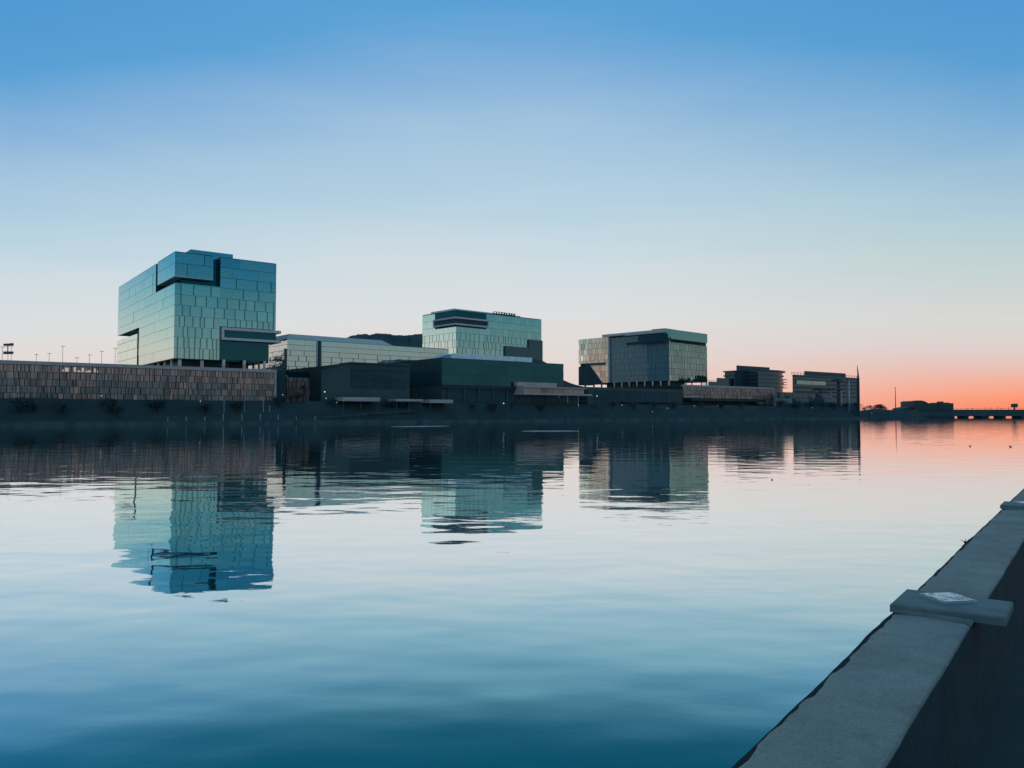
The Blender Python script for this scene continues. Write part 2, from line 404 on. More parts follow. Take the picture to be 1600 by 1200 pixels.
FR = ((1,0), (0,-1)); LF = ((0,1), (-1,0))       # front face (y=0) and left face (x=0)

# ================================================================== tall glass tower
def tower():
    f = Frame(272, 260, 37.7, 30)
    W = f.x(431, 0, 40); Ln = f.y(184, 0, 40)
    root = empty('glass_tower', (*f.o, 0), f.a)
    tag(root, 'tallest cube-shaped teal glass office tower standing on columns at the left', 'tower')
    zb, zt = f.z(559.5), f.z(393.2)
    xn, xbx = f.x(344, 0, 45), f.x(332.5, 0, 45)
    yn, ybx = f.y(243, 0, 45), f.y(246.3, 0, 45)
    zn, zbx = f.z(441.5), f.z(431)
    yk, ykb = f.y(217, 0, 30), f.y(214, 0, 25)
    zk = f.z(511.6, 0, yk); zkb = f.z(520.8, 0, ykb)
    zm = f.z(510, f.x(347), 0); xm = f.x(343, 0, 25)
    rh = (zn-zb)/7.05
    # solid body behind the glass
    b = MB()
    b.box(.25, xn, .25, yk, zb, zn); b.box(xn, W-.25, .25, Ln-.25, zm, zt-.05)
    b.box(.25, xn, yn, Ln-.25, zn, zt-.06); b.box(.25, xn, yk, Ln-.25, zk, zn)
    b.box(xn-.01, xn+.02, .25, 20, zb, zm)
    b.build('wall', M_gjoint, root)
    core = MB(); core.box(2.6, xn, 2.6, yn, zn, zt-.8); core.box(3, f.x(419, 3, 25), 2.5, Ln-12, zb-.2, zm)
    core.box(3.2, xn, yk, ykb+.0, zb, zk)
    core.build('recessed_core', M_teal, root)
    g = MB()
    wide = lambda k: (4.2, 9.5) if k >= 6 else ((2.0, 4.8) if k >= 4 else ((1.4, 3.3) if k >= 2 else (1.1, 2.3)))
    jv = lambda k: .0 if k >= 10 else (.42 if k >= 2 else .48)
    panels(g, (0,0), *FR, 0, xn, zb, zn, rh, zb, wide, jv, .10, seed=1)
    wide2 = lambda k: (3.5, 10) if k >= 8 else wide(k)
    jv2 = lambda k: .06 if k >= 8 else jv(k)
    panels(g, (0,0), *FR, xn, W, zm, zt, rh, zb, wide2, jv2, .14, seed=2)
    wl = lambda k: (6, 16)
    jl = lambda k: .05
    panels(g, (0,0), *LF, 0, yn, zb, zn, rh, zb, wl, jl, .09, seed=3, tilt=.003)
    panels(g, (0,0), *LF, yn, yk, zb, zt, rh, zb, wl, jl, .09, seed=4, tilt=.003)
    panels(g, (0,0), *LF, yk, Ln, zk, zt, rh, zb, wl, jl, .09, seed=5, tilt=.003)
    panels(g, (W,0), (0,1), (1,0), .1, Ln, zm, zt, rh, zb, wl, jl, .09, seed=9, tilt=.003)
    g.build('curtain_wall', M_glass, root)
    # corner box hanging in the top notch
    c = MB(); c.box(.3, xbx-.05, .3, ybx-.05, zbx+.05, zt-.02); c.build('corner_box_body', M_joint, root)
    g = MB(); wb = lambda k: (5, 11)
    panels(g, (0,-.15), *FR, -.15, xbx, zbx, zt, rh*1.25, zbx, wb, lambda k: .18, .12, seed=6)
    panels(g, (-.15,0), *LF, -.15, ybx, zbx, zt, rh*1.25, zbx, wb, lambda k: .1, .1, seed=7)
    g.build('corner_box', M_glass, root)
    g = MB(); panels(g, (f.x(419, 3, 25)+.26,0), (0,1), (1,0), 2.6, Ln-12, zb, zm-.1, rh, zb, wl, jl, .09, seed=10); g.build('side_glazing', M_sidep, root)  # unseen bright panes added to bounce sky onto the pale building's side
    e = MB(); e.box(-.2, xbx+.05, -.2, ybx+.05, zbx-.25, zbx-.01); e.build('corner_box_edge', M_frame, root)
    # lower box at the far end of the left face
    c = MB(); c.box(.3, 22, ykb, Ln-.3, f.z(567, 0, ykb)-1, zkb-.05); c.build('end_box_body', M_joint, root)
    g = MB(); panels(g, (0,0), *LF, ykb, Ln+1, f.z(567, 0, ykb)-1, zkb, rh, zb, wl, jl, .14, seed=8); g.build('end_box', M_glassp, root)
    # roof, penthouse
    r = MB(); r.box(xn, W-.1, .1, Ln-.1, zt-.05, zt+.12); r.box(.1, xn, yn+.1, Ln-.1, zt-.06, zt+.11); r.box(-.1, xbx, -.1, ybx, zt, zt+.15); r.build('roof', M_roof, root)
    p = MB(); x0, x1 = f.x(298, 6, 60), f.x(364, 6, 60); p.box(x0, x1, 6, 24, zt+.1, f.z(391.6, x0, 6)+.5); p.build('penthouse', M_glass, root)
    # balcony wrapped in a pale frame
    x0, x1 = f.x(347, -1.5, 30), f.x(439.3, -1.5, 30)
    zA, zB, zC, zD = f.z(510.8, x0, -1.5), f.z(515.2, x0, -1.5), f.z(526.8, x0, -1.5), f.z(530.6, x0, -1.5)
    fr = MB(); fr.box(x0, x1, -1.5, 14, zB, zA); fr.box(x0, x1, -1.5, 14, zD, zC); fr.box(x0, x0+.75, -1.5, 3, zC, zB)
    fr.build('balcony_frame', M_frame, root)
    bg = MB(); bg.box(x0+.7, x1-1.6, -.6, 13, zC, zB); bg.build('balcony_glazing', M_teal, root)
    quick(x0-1.6, x0-.05, .4, 4, zD, zA, 'slot', M_joint, root)
    # deep teal wall under the balcony
    xr = f.x(419, 1.2, 25); zq = f.z(564, xr, 1.2)
    tw = MB(); tw.box(xm+.2, xr, 1.2, 22, f.z(561.5, xm, 1.2), zD-.02); tw.build('lower_wall', M_teal, root)
    zd = 17.6
    lb = MB(); lb.box(f.x(283, 5, 20), f.x(358, 5, 20), 5, 30, zd, zb+.1); lb.box(f.x(358, 9, 20), f.x(388, 9, 20), 9, 30, zd, zb+.1); lb.build('lobby', M_dark, root)
    sf = MB(); sf.box(.2, xm, .2, yk, zb-.22, zb-.01); sf.build('soffit', M_dark, root)
    for px, r_ in ((280.8, .62), (315.5, .58), (349.3, .58), (381.5, .58), (413, .5)):
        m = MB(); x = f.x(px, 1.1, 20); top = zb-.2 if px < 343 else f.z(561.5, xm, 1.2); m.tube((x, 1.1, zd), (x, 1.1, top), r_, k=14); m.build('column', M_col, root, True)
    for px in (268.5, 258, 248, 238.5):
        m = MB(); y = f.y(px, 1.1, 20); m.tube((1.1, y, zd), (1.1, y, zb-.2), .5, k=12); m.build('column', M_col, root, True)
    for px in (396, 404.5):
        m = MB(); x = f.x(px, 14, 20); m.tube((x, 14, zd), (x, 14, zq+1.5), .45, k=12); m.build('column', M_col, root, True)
tower()

# ================================================================== copper podiums
def ribbed(mb, a0, a1, z0, z1, rh, seed, side='F', Ln=0, mix=None):
    o, (d, n) = (0,0), (FR if side == 'F' else LF)
    for (k, za, zc) in rowsof(z0, z1, rh, z0):
        R = random.Random(seed*100+k); x = a0-R.random()*2
        while x < a1:
            wd = R.uniform(.8, 2.6); xa, xb = max(x, a0), min(x+wd, a1); x += wd
            if xb-xa < .2: continue
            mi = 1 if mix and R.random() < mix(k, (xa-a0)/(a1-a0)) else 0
            base = R.uniform(.25,.75); set_ = R.uniform(0, .22); g = .17 if xb < a1-.01 else 0
            # each panel is pleated
            nr = max(1, int((xb-xa)/.5)); rw = (xb-g-xa)/nr
            for i in range(nr):
                p0 = xa+i*rw; pk = p0+rw*R.uniform(.3, .7); p1 = p0+rw*.97
                h1 = set_+R.uniform(.05, .22)
                def P(a, off, z): return (o[0]+d[0]*a+n[0]*off, o[1]+d[1]*a+n[1]*off, z)
                t = min(1, max(0, base+R.uniform(-.45, .45)))
                zt_ = zc-.10
                mb.face([P(p0,set_,za), P(pk,h1,za), P(pk,h1,zt_), P(p0,set_,zt_)], mi, t)
                mb.face([P(pk,h1,za), P(p1,set_,za), P(p1,set_,zt_), P(pk,h1,zt_)], mi, t)
                mb.face([P(p0,set_,zt_), P(pk,h1,zt_), P(p1,set_,zt_), P(p0,-.3,zt_)], mi, t*.6)
                mb.face([P(p1,set_,za), P(p1,-.3,za), P(p1,-.3,zt_), P(p1,set_,zt_)], mi, t*.4)
def podium_left():
    s1px = 431
    Y1 = 252/(cos(TH)-sin(TH)*(s1px-800)/1200)
    X1 = xat(s1px, Y1, 15)
    s1 = X1*U[0]+Y1*U[1]; s0 = -330; p = 252
    o = bank(s0, p); root = empty('podium', (*o, 0), TH)
    tag(root, 'long low podium clad in brown ribbed panels under the tallest tower', 'building')
    W = s1-s0; zt = zat(562.5, 252/(cos(TH)+sin(TH)*800/1200)); zc = zt-1.0; zb = 7.0
    b = MB(); b.box(0, W-.02, .3, 110, zb-2, zt-.3); b.build('wall', M_joint, root)
    m = MB(); ribbed(m, 0, W, zb, zc, (zc-zb)/5, 21, mix=lambda k, f: (.95, .92, .72, .25, .04, 0)[min(k, 5)]*(1 if f < .82 else .75)); m.build('ribbed_cladding', [M_brown, M_brownrefl], root)  # lower rows mixed darker: fading reflections put into the panel colour
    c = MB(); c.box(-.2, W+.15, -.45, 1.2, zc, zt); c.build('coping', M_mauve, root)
    r = MB(); r.box(0, W, 1.2, 110, zt-.3, zt-.15); r.build('roof', M_roof, root)
    e = MB(); e.box(W-.5, W+.12, -.3, .3, zb, zc-.01); e.build('end_trim', M_mauve, root)
    # small openings high on the wall, at the left: glowing panes stand for sky seen through
    for px, w_, h_ in ((98,.3,.5),(104,.9,1.1),(116.5,.5,1.3),(123,.6,.4),(129,.5,1.2),(135,.4,.3),(139,.7,.5),(147.5,.4,1.1),(152,.2,.6)):
        Y = p/(cos(TH)-sin(TH)*(px-800)/1200); X = xat(px, Y, 15); s = X*U[0]+Y*U[1]-s0
        q = MB(); q.box(s-w_/2, s+w_/2, -.34, -.2, zc-2.2+.55, zc-2.2+.55+h_); q.build('sky_opening', M_skygap, root)
    # undercroft band and posts at the foot
    quick(0, W, 1.5, 4, 4.5, zb-.01, 'undercroft', M_black, root)
    for i in range(16):
        x = W-2-i*13.5
        q = MB(); q.tube((x, .6, 4.5), (x, .6, zb), .22, k=8); q.build('column', M_col, root)
podium_left()
def podium_right():
    p = 262
    Y0 = p/(cos(TH)-sin(TH)*(1067-800)/1200); f = Frame(1067, Y0, 37.7, 12)
    root = empty('podium', (*f.o, 0), f.a)
    tag(root, 'long low podium in brown ribbed panels to the right of the third tower', 'building')
    W = f.x(1209.5, 0, 12); zt = f.z(600.8); zc = zt-1.0; zb = f.z(621.5)
    b = MB(); b.box(0, W, .3, 60, 5, zt-.3); b.build('wall', M_joint, root)
    m = MB(); ribbed(m, 0, W, zb, zc, (zc-zb)/3, 33); m.build('ribbed_cladding', M_brown, root)
    xa = f.x(1182, 0, 10)
    m = MB(); ribbed(m, xa, W, f.z(632, W), zb-.05, (zb-f.z(632, W))/2, 34); m.build('lower_cladding', M_brown, root)
    quick(-.2, W+.1, -.4, 1, zc, zt, 'coping', M_mauve, root)
    quick(W-.6, W+.12, -.32, .3, f.z(632, W), zc-.01, 'end_trim', M_mauve, root)
    quick(-.3, xa, -6, -.5, zb-1.6, zb-.5, 'canopy', M_joint, root)
    quick(0, f.x(1093, -1, 12), -.9, -.3, f.z(621, 0), f.z(618.6, 0), 'pale_band', M_mauve, root)
podium_right()

# ================================================================== pale low building behind
def pale_building():
    f = Frame(448.5, 296, 40, 25); root = empty('office_building', (*f.o, 0), f.a)
    tag(root, 'long low pale grey panelled office building between the first two towers', 'building')
    W = f.x(700, 0, 25); Ln = f.y(421, 0, 25)+25; zt = f.z(529.3); zc = f.z(580.5); zd = f.z(588.5); zg = 7.5
    xs0, xs1 = f.x(494.3, 0, 25), f.x(502.6, 0, 25)
    b = MB(); b.box(.25, W-.2, .25, Ln-.2, zc, zt-.1); b.box(.25, W-.2, .4, 40, zg, zd); b.build('wall', M_joint, root)
    g = MB(); rh = (zt-zc)/6
    wf = lambda k: (5, 13) if k >= 3 else ((3.2, 6.5) if k == 2 else ((3, 6) if k == 1 else (1.8, 4.2)))
    jv = lambda k: .05 if k >= 4 else (.22 if k == 3 else .3)
    panels(g, (0,0), *FR, 0, xs0, zc, zt, rh, zc, wf, jv, .12, seed=41); panels(g, (0,0), *FR, xs1, W, zc, zt, rh, zc, wf, jv, .12, seed=42)
    g.build('panelled_wall', M_glassp, root)
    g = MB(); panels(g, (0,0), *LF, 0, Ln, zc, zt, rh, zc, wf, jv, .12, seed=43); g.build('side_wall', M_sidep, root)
    for x in (xs0, xs1-.35): quick(x, x+.35, -.25, .5, zc-.3, zt-.1, 'slot_trim', M_frame, root)
    quick(xs0+.35, xs1-.35, .02, 2, zc, zt-.5, 'slot', M_dark, root)
    quick(.3, xs1+2, .2, 20, zd, zc-.01, 'recessed_band', M_teal, root)
    g = MB(); ribbed(g, 0, f.x(497, 0, 12), zg, zd-.1, 2.7, 45); g.build('ribbed_cladding', M_brown, root)
    # slanted roof screen
    xa, xb = f.x(463, 4, 35), f.x(598, 4, 30); xe = f.x(610, 2, 30)
    s = MB(); zr = f.z(522.4, xa, 5)
    s.prism([(0,.0),(xe,.0),(xe,30),(0,30)], zt, zr, top=[(xa*.55, 5),(xb,5),(xb,28),(xa*.55,28)]); s.build('roof_screen', M_pale, root)
    quick(xe+.1, W, .1, 40, zt-.1, zt+.15, 'roof', M_roof, root)
pale_building()

# ================================================================== second glass tower
def tower_two():
    f = Frame(712.5, 370, 42, 40); root = empty('glass_tower', (*f.o, 0), f.a)
    tag(root, 'mid-sized teal glass tower in the centre with a framed terrace below its roof corner', 'tower')
    W = f.x(846, 0, 40); Ln = f.y(660, 0, 40); zt = f.z(484.5); zb = 14
    zC = f.z(561.5); rh = 3.55
    b = MB(); b.box(.25, W-.2, .25, Ln-.2, zb, zt-.1); b.build('wall', M_gjoint, root)
    g = MB()
    wf = lambda k: (3.8, 9) if k >= 12 else (1.7, 4.4)
    z_up = f.z(513.5)
    jv = lambda k: .06 if (f.z(560)+0 > 0 and zb+k*rh > z_up-2) else .34
    xt, yt = f.x(760, 0, 45), f.y(679.5, 0, 45); ztr = f.z(510)      # terrace notch
    zt0 = f.z(489.5)
    xd, zd1, zd2 = f.x(788, 0, 30), f.z(541.5, f.x(800)), f.z(531.5, f.x(835)); xd2 = f.x(825, 0, 30)
    def pf(a0, a1, z0, z1, s): panels(g, (0,0), *FR, a0, a1, z0, z1, rh, zb, wf, jv, .12, seed=s)
    def pl(a0, a1, z0, z1, s): panels(g, (0,0), *LF, a0, a1, z0, z1, rh, zb, wf, jv, .12, seed=s)
    pf(0, xt, zb, ztr, 51); pf(xt, xd, zb, zt, 52); pf(xd, xd2, zd1, zt, 52); pf(xd2, W, zd2, zt, 52)
    pl(0, yt, zb, ztr, 54); pl(yt, Ln, zb, zt, 55)
    g.build('curtain_wall', M_glass, root)
    # stepped dark reflection, built as a darker block at the lower right of the facade
    d = MB(); d.box(xd, xd2, -.9, .3, zb, zd1); d.box(xd2, W+.05, -.9, .3, zb, zd2); d.build('dark_reflection', M_slate, root)
    d = MB(); d.box(0.1, xt-.2, -.02, 1, ztr, zt-.2); d.box(-.02, 1, 0.1, yt-.2, ztr, zt-.2); d.build('terrace_glazing', M_teal, root)
    # framed terrace: two pale slabs around the corner
    x1, y1 = f.x(764, -2.2, 45), f.y(676.5, -2.2, 45)
    zA, zB = f.z(495.2, 0, -2), f.z(505.2, 0, -2); t = .75
    fr = MB()
    for z in (zA, zB):
        fr.box(-2.2, x1, -2.2, .1, z-t, z); fr.box(-2.2, .1, .1, y1, z-t, z)
    fr.box(x1-.5, x1, -2.2, -.05, zB, zA-t); fr.box(-2.2, -.05, y1-.5, y1, zB, zA-t)
    fr.build('terrace_frame', M_frame, root)
    gl = MB(); gl.box(-1.6, x1-.6, -1.6, -.1, zB, zA-t); gl.box(-1.6, -.1, -.1, y1-.6, zB, zA-t); gl.build('terrace_balustrade', M_dark, root)
    # roof storey
    x0p, x1p = 1.0, f.x(809, 5, 50); y1p = f.y(704, 1, 50)
    p = MB(); p.prism([(1.0,3),(x1p,3),(x1p,22),(1.0,22)], zt-.1, f.z(482.8, 4, 3)); p.build('penthouse', M_glassp, root)
    quick(.1, W-.05, .1, Ln-.1, zt-.1, zt+.2, 'roof', M_roof, root)
    q = MB(); xa, xb = f.x(772, 2.2, 50), f.x(807, 2.2, 50); z0 = zt+.2; z1 = f.z(488.0, xa, 3)+.8
    q.box(xa, xb, 2.4, 2.7, z0, z0+.25); q.box(xa, xb, 2.4, 2.7, z0+1.6, z0+1.8)
    for i in range(9):
        xx = xa+(xb-xa)*i/9; q.box(xx, xx+random.uniform(.3,.9), 2.35, 2.75, z0+.25, z0+1.6)
    q.build('plant_louvres', M_dark, root)
tower_two()

# ================================================================== third tower
def tower_three():
    f = Frame(1045.5, 430, 44.5, 30); root = empty('glass_tower', (*f.o, 0), f.a)
    tag(root, 'third tower with a wide dark glass face and a pale overhanging roof slab', 'tower')
    W = f.x(1105, 0, 30); Ln = f.y(904.5, 0, 30); zb = f.z(594.5); zf = f.z(534.0); zr0 = f.z(530.0); zt = f.z(517.5)
    yd = f.y(952, 0, 30); ztl = f.z(530.3, 0, Ln)
    b = MB(); b.box(1.06, W-.25, .4, Ln-.3, zb, zt-.3); b.build('wall', M_joint, root)
    g = MB(); rh = 3.5
    wf = lambda k: (1.3, 3.2)
    panels(g, (0,0), *FR, 0, W, zb, zf, rh, zb, wf, lambda k: .3, .14, seed=61, tilt=.006)
    g.build('curtain_wall', M_glassb, root)
    # main face, its dark reflections put into the glass colour
    g = MB(); panels(g, (.8,0), *LF, 0, yd, zb, zt-.8, rh, zb, lambda k: (1.6, 4), lambda k: .14, .10, seed=62, tilt=.002); g.build('dark_curtain_wall', M_darkrefl, root)
    # panels at the far end, reflected pink sky put into their tint, with a cut-out low down
    y2, y3 = f.y(947, 0, 25), f.y(918, 0, 25); zn = f.z(566, 0, y2)
    g = MB(); panels(g, (-.2,0), *LF, yd, Ln, zn, ztl, rh, zb, lambda k: (1.4, 3.4), lambda k: .2, .12, seed=63, tilt=.012)
    panels(g, (-.2,0), *LF, yd, y2, zb, zn, rh, zb, lambda k: (1.4, 3.4), lambda k: .1, .12, seed=64, tilt=.012)
    g.build('pink_sky_panels', M_glassw, root)
    quick(-.5, .5, yd-.2, yd+.5, zb, f.z(522, 0, yd), 'corner_fin', M_frame, root)
    # cut-out: dark reveal with an angled infill in the same sky tint and a dark box
    g = MB(); panels(g, (.12,0), *LF, y2+.1, y3, zb, zn-1.5, rh, zb, lambda k: (1.2, 2.6), lambda k: .18, .1, seed=65, tilt=.02); g.build('infill_panels', M_glassw, root)
    quick(-.1, .1, y2, y3+1, zn-1.6, zn-.02, 'cutout_head', M_teal, root)
    d = MB(); zbx = f.z(573.2, 0, Ln)
    d.box(-.3, 7, y3, Ln, zb-1, zbx); d.build('dark_box', M_dark, root)
    d = MB(); n0 = zb-1; pts = [(-.28, y3+.02, zbx+2.6), (-.28, y3+.02, n0), (-.28, y2+2, n0)]
    d.v += pts+[(.1, p[1], p[2]) for p in pts]; d.f += [(0,1,2),(5,4,3),(0,3,4,1),(1,4,5,2),(2,5,3,0)]; d.m += [0]*5; d.t += [.5]*5
    d.build('raking_panel', M_dark, root)
    # roof slab
    yR = f.y(941.7, -.8, 30); zR = f.z(511.6, -2, -2)
    s = MB(); s.box(-1.15, f.x(1105.5, -2.2, 35), -2.2, 1.2, zr0, f.z(514.6, 0, -2)); s.box(-1.0, W, 1.21, 30, zR-2.4, zR-.6); s.build('roof_slab', M_glassf, root)
    s = MB(); s.box(-1.3, -1.01, 1.21, yR, zR-1.9, zR-.5); s.box(-1.01, 4, 30.02, yR, zR-1.9, zR-.5); s.build('roof_fascia', M_frame, root)
    quick(.2, f.x(1095, 1, 30), 1.0, 30, zf, zr0-.01, 'recessed_storey', M_dark, root)
    q = MB(); q.box(-1.9, -.1, f.y(1043, -1, 30), f.y(999, -1, 30), f.z(535.5, -1, 8), f.z(522, -1, 8)-.2); q.build('hanging_box', M_dark, root)
    p = MB(); p.box(.5, f.x(1056, 3, 40), 3, 12, zR-.6, zR+.15); p.build('penthouse', M_slate, root)
    zd = f.z(605)
    for i in range(8):
        y = .8+(f.y(956, .8, 20)-1)*i/7.3
        m = MB(); m.tube((.9, y, zd), (.9, y, zb), .42, k=10); m.build('column', M_col, root, True)
    for px in (1072, 1081, 1096, 1104):
        m = MB(); x = f.x(px, 1, 20); m.tube((x, 1, zd), (x, 1, zb), .4, k=10); m.build('column', M_col, root, True)
    for px in (914.5, 928, 940):
        m = MB(); y = f.y(px, 1, 20); m.tube((1, y, zd), (1, y, zb-1), .55, k=10); m.build('column', M_col, root, True)
    lb = MB(); lb.box(4, 22, 4, f.y(948, 4, 20), zd, zb); lb.build('lobby', M_black, root)
tower_three()

# ================================================================== dark low buildings on the waterfront
def dark_block_left():
    f = Frame(502, 268, 37.7, 15); root = empty('pavilion', (*f.o, 0), f.a)
    tag(root, 'unlit dark flat-roofed building between the pale building and the teal-fronted one', 'building')
    W = f.x(640, 0, 15); z0 = 5
    x1, x2 = f.x(545, 0, 20), f.x(549, 0, 20)
    zA, zB, zC = f.z(578.5), f.z(570.5, x1), f.z(567.0, x2)
    b = MB(); b.prism([(0,0),(x1,0),(x1+8,26),(f.x(503.5,26,15),26)], z0, [zA, zB, zB, zA]); b.prism([(x1,0),(W,0),(W,50),(x1,50)], z0, [zC, f.z(568.5, W), f.z(568.5, W), zC]); b.build('wall', M_black, root)
    g = MB(); panels(g, (0,-.3), *FR, x1+1, W-1, 12.5, zB-1.2, 3.4, 12, lambda k: (2, 5), lambda k: .1, .25, seed=71, dep=.2, tilt=.002); g.build('glazing', M_dark, root)
    quick(x1, W, -1.2, 8, zC, zC+.25, 'roof', M_roof, root)
    for px0, px1, py0, py1, w_ in ((535.5, 594, 620.2, 626.6, 0), (619, 661, 623.2, 627.0, 0)):
        x0, x1_ = f.x(px0, -8, 8), f.x(px1, -8, 8)
        o = MB(); o.box(x0, x1_, -8, -2, f.z(py1, x0, -8), f.z(py0, x0, -8)); o.build('awning', M_mauve, root)
        for xx in (x0+.6, (x0+x1_)/2, x1_-.6):
            o = MB(); o.tube((xx, -7.4, 4), (xx, -7.4, f.z(py1, x0, -8)), .12, k=6); o.build('post', M_pole, root)
    for px0, px1, mm in ((610, 616, M_teal), (624, 634, M_teal), (640, 655, M_slate)):
        x0, x1_ = f.x(px0, -5, 8), f.x(px1, -5, 8); quick(x0, x1_, -5.2, -2, 4.5, f.z(629, x0, -5), 'shopfront', mm, root)
def dark_block_mid():
    f = Frame(690.5, 300, 38.5, 20); root = empty('pavilion', (*f.o, 0), f.a)
    tag(root, 'low building with a deep green-teal glass front and a pale sloping roof light', 'building')
    W = f.x(880.5, 0, 18); Ln = f.y(624.5, 0, 20); zt = f.z(559.5); zm = f.z(601); z0 = 5
    b = MB(); b.box(.2, W-.2, .2, Ln, z0, zt-.2); b.build('wall', M_black, root)
    g = MB(); panels(g, (0,0), *FR, 0, W, zm, zt, 4.2, zm, lambda k: (5, 12), lambda k: .05, .06, seed=81, tilt=.0015); g.build('teal_front', M_teal, root)
    g = MB(); panels(g, (0,0), *LF, 0, Ln, zm, zt, 4.2, zm, lambda k: (5, 12), lambda k: .05, .06, seed=82, tilt=.001); g.build('side_glazing', M_dark, root)
    quick(-.1, W+.1, -.1, Ln, zt, zt+.25, 'roof', M_roof, root)
    g = MB(); panels(g, (0,.1), *FR, 1, W-1, z0+2.5, zm-1.4, 5, z0, lambda k: (1.6, 3.2), lambda k: .3, .2, seed=83, dep=.2); g.build('ground_glazing', M_dark, root)
    # sloping roof light: pale front, blue end
    x0, x1 = f.x(704, 3, 25), f.x(831.5, 3, 22); xa = f.x(712, 6, 27); zr = f.z(552.6, x0, 3)
    pts = [(x0-4, 3), (x1, 3), (x1, 24), (x0-4, 24)]
    s = MB(); s.prism([(x0,3),(x1,3),(x1,20),(x0,20)], zt+.25, zr+.6, top=[(xa,6.5),(f.x(831.5,6.5,22),6.5),(x1-6,20),(xa,20)]); s.build('roof_light', M_white, root)
    y1 = f.y(683, x0, 25)
    s = MB(); s.prism([(x0-.1,3.2),(x0-.1,y1),(x0-3,y1)], zt+.24, zr+.3, top=[(xa-.1,6.7),(xa-.1,y1-2),(xa-.2,y1-2)]); s.build('roof_light_end', M_blue, root)
    # stair tower and low step at the right
    xs = f.x(846, 8, 20); xe = f.x(858, 8, 20)
    s = MB(); s.prism([(xs-6,8),(xs,8),(xe,8),(xe,16),(xs,16),(xs-6,16)], zt, [f.z(561,xs,8), f.z(562.5,xs,8), zt+.4, zt+.4, f.z(562.5,xs,8), f.z(561,xs,8)]); s.build('roof_ramp', M_black, root)
    # awnings in front
    x0, x1_ = f.x(672, -10, 8), f.x(708, -10, 8)
    quick(x0, x1_, -10, -3, f.z(629.5, x0, -10), f.z(624, x0, -10), 'awning', M_mauve, root)
    for xx in (x0+.5, x1_-.5):
        o = MB(); o.tube((xx, -9.5, 4), (xx, -9.5, f.z(629.5, x0, -10)), .12, k=6); o.build('post', M_pole, root)
    quick(0, W, -.7, .15, zm-1.3, zm, 'canopy_band', M_joint, root)
    for i in range(9):
        x = 3+i*(W-6)/8
        o = MB(); o.tube((x, -.5, 4), (x, -.5, zm-1.3), .2, k=8); o.build('column', M_pole, root)
def terrace_pavilion():
    f = Frame(819, 318, 38.5, 10); root = empty('terrace_pavilion', (*f.o, 0), f.a)
    tag(root, 'open terrace with stacked pale slabs and slim posts beside the teal-fronted building', 'building')
    x1 = f.x(917, 0, 12); xb = f.x(921, 0, 12)
    zA, zB, zC, zD = f.z(603.2), f.z(605.4), f.z(613.8), f.z(616.6)
    q = MB(); q.box(0, x1, 0, 22, zB, zA); q.build('upper_slab', M_mauve, root)
    q = MB(); q.box(-.6, xb+1, -.8, 22, zD, zC); q.build('lower_slab', M_mauve, root)
    quick(0, .8, 0, 10, zC, zB, 'end_wall', M_mauve, root)
    g = MB(); panels(g, (0,1.2), *FR, .9, x1-.4, zC, zB, 5, zC, lambda k: (2.5, 7), lambda k: .1, .05, seed=91); g.build('glazing', M_brown, root)
    xq = f.x(808, 4, 14); quick(xq, f.x(870, 4, 14), 4, 20, zA+.05, f.z(596.8, xq, 4), 'upper_block', M_mauve, root)
    # swooping dark roof behind
    pts = []; xs = [f.x(p, 16, 15) for p in (868, 882, 890, 898, 906, 914, 923)]; zs = [f.z(py, x, 16) for py, x in zip((594, 594.5, 598, 600.7, 602.8, 604.2, 605.2), xs)]
    m = MB()
    for i in range(6):
        m.prism([(xs[i],16),(xs[i+1],16),(xs[i+1],34),(xs[i],34)], 6, [zs[i], zs[i+1], zs[i+1], zs[i]])
    m.build('curved_roof', M_black, root)
    quick(1, xb-1, 6, 20, 5, zD-.02, 'ground_storey', M_black, root)
    for px, pb in ((887, 629), (903.5, 637), (873, 622)):
        x = f.x(px, -.3, 8); o = MB(); o.tube((x, -.3, f.z(pb, x, 0)), (x, -.3, zD), .17, k=8); o.build('post', M_palepole, root)
def dark_podium_three():
    Y0 = 258/(cos(TH)-sin(TH)*(918-800)/1200); f = Frame(918, Y0, 37.7, 12); root = empty('pavilion', (*f.o, 0), f.a)
    tag(root, 'long unlit base building with louvred corner under the third tower', 'building')
    W = f.x(1066, 0, 12); zt = f.z(604.5)
    b = MB(); b.box(0, W, 0, 70, 5, zt); b.build('wall', M_black, root)
    x0 = f.x(1049, 0, 12)
    for i in range(6):
        z = zt-1.2-i*1.35
        q = MB(); q.box(x0, W+.1, -.7, -.02, z-.3, z); q.build('louvre', M_pole, root)
    quick(f.x(975, -2, 10), f.x(1060, -2, 10), -3, -.05, f.z(627.5, 0), f.z(626.2, 0), 'canopy', M_wallst, root)
    g = MB(); panels(g, (0,-.2), *FR, 4, x0-2, 8.5, 14, 2.7, 8.4, lambda k: (2, 5), lambda k: .15, .2, seed=95, dep=.15); g.build('glazing', M_dark, root)
dark_block_left(); dark_block_mid(); terrace_pavilion(); dark_podium_three()
def link_block():
    f = Frame(431.5, 262, 37.7, 15); root = empty('link_building', (*f.o, 0), f.a)
    tag(root, 'narrow dark link between the brown podium and the pale building', 'building')
    W = f.x(448.5, 0, 15); zt = f.z(576)
    b = MB(); b.box(.3, W-.3, .5, 30, 5, zt); b.build('wall', M_black, root)
    g = MB(); panels(g, (0,.3), *FR, .5, W-.5, 8, zt-.6, 3.2, 8, lambda k: (1.2, 2), lambda k: .1, .15, seed=97, dep=.15); g.build('glazing', M_dark, root)
link_block()

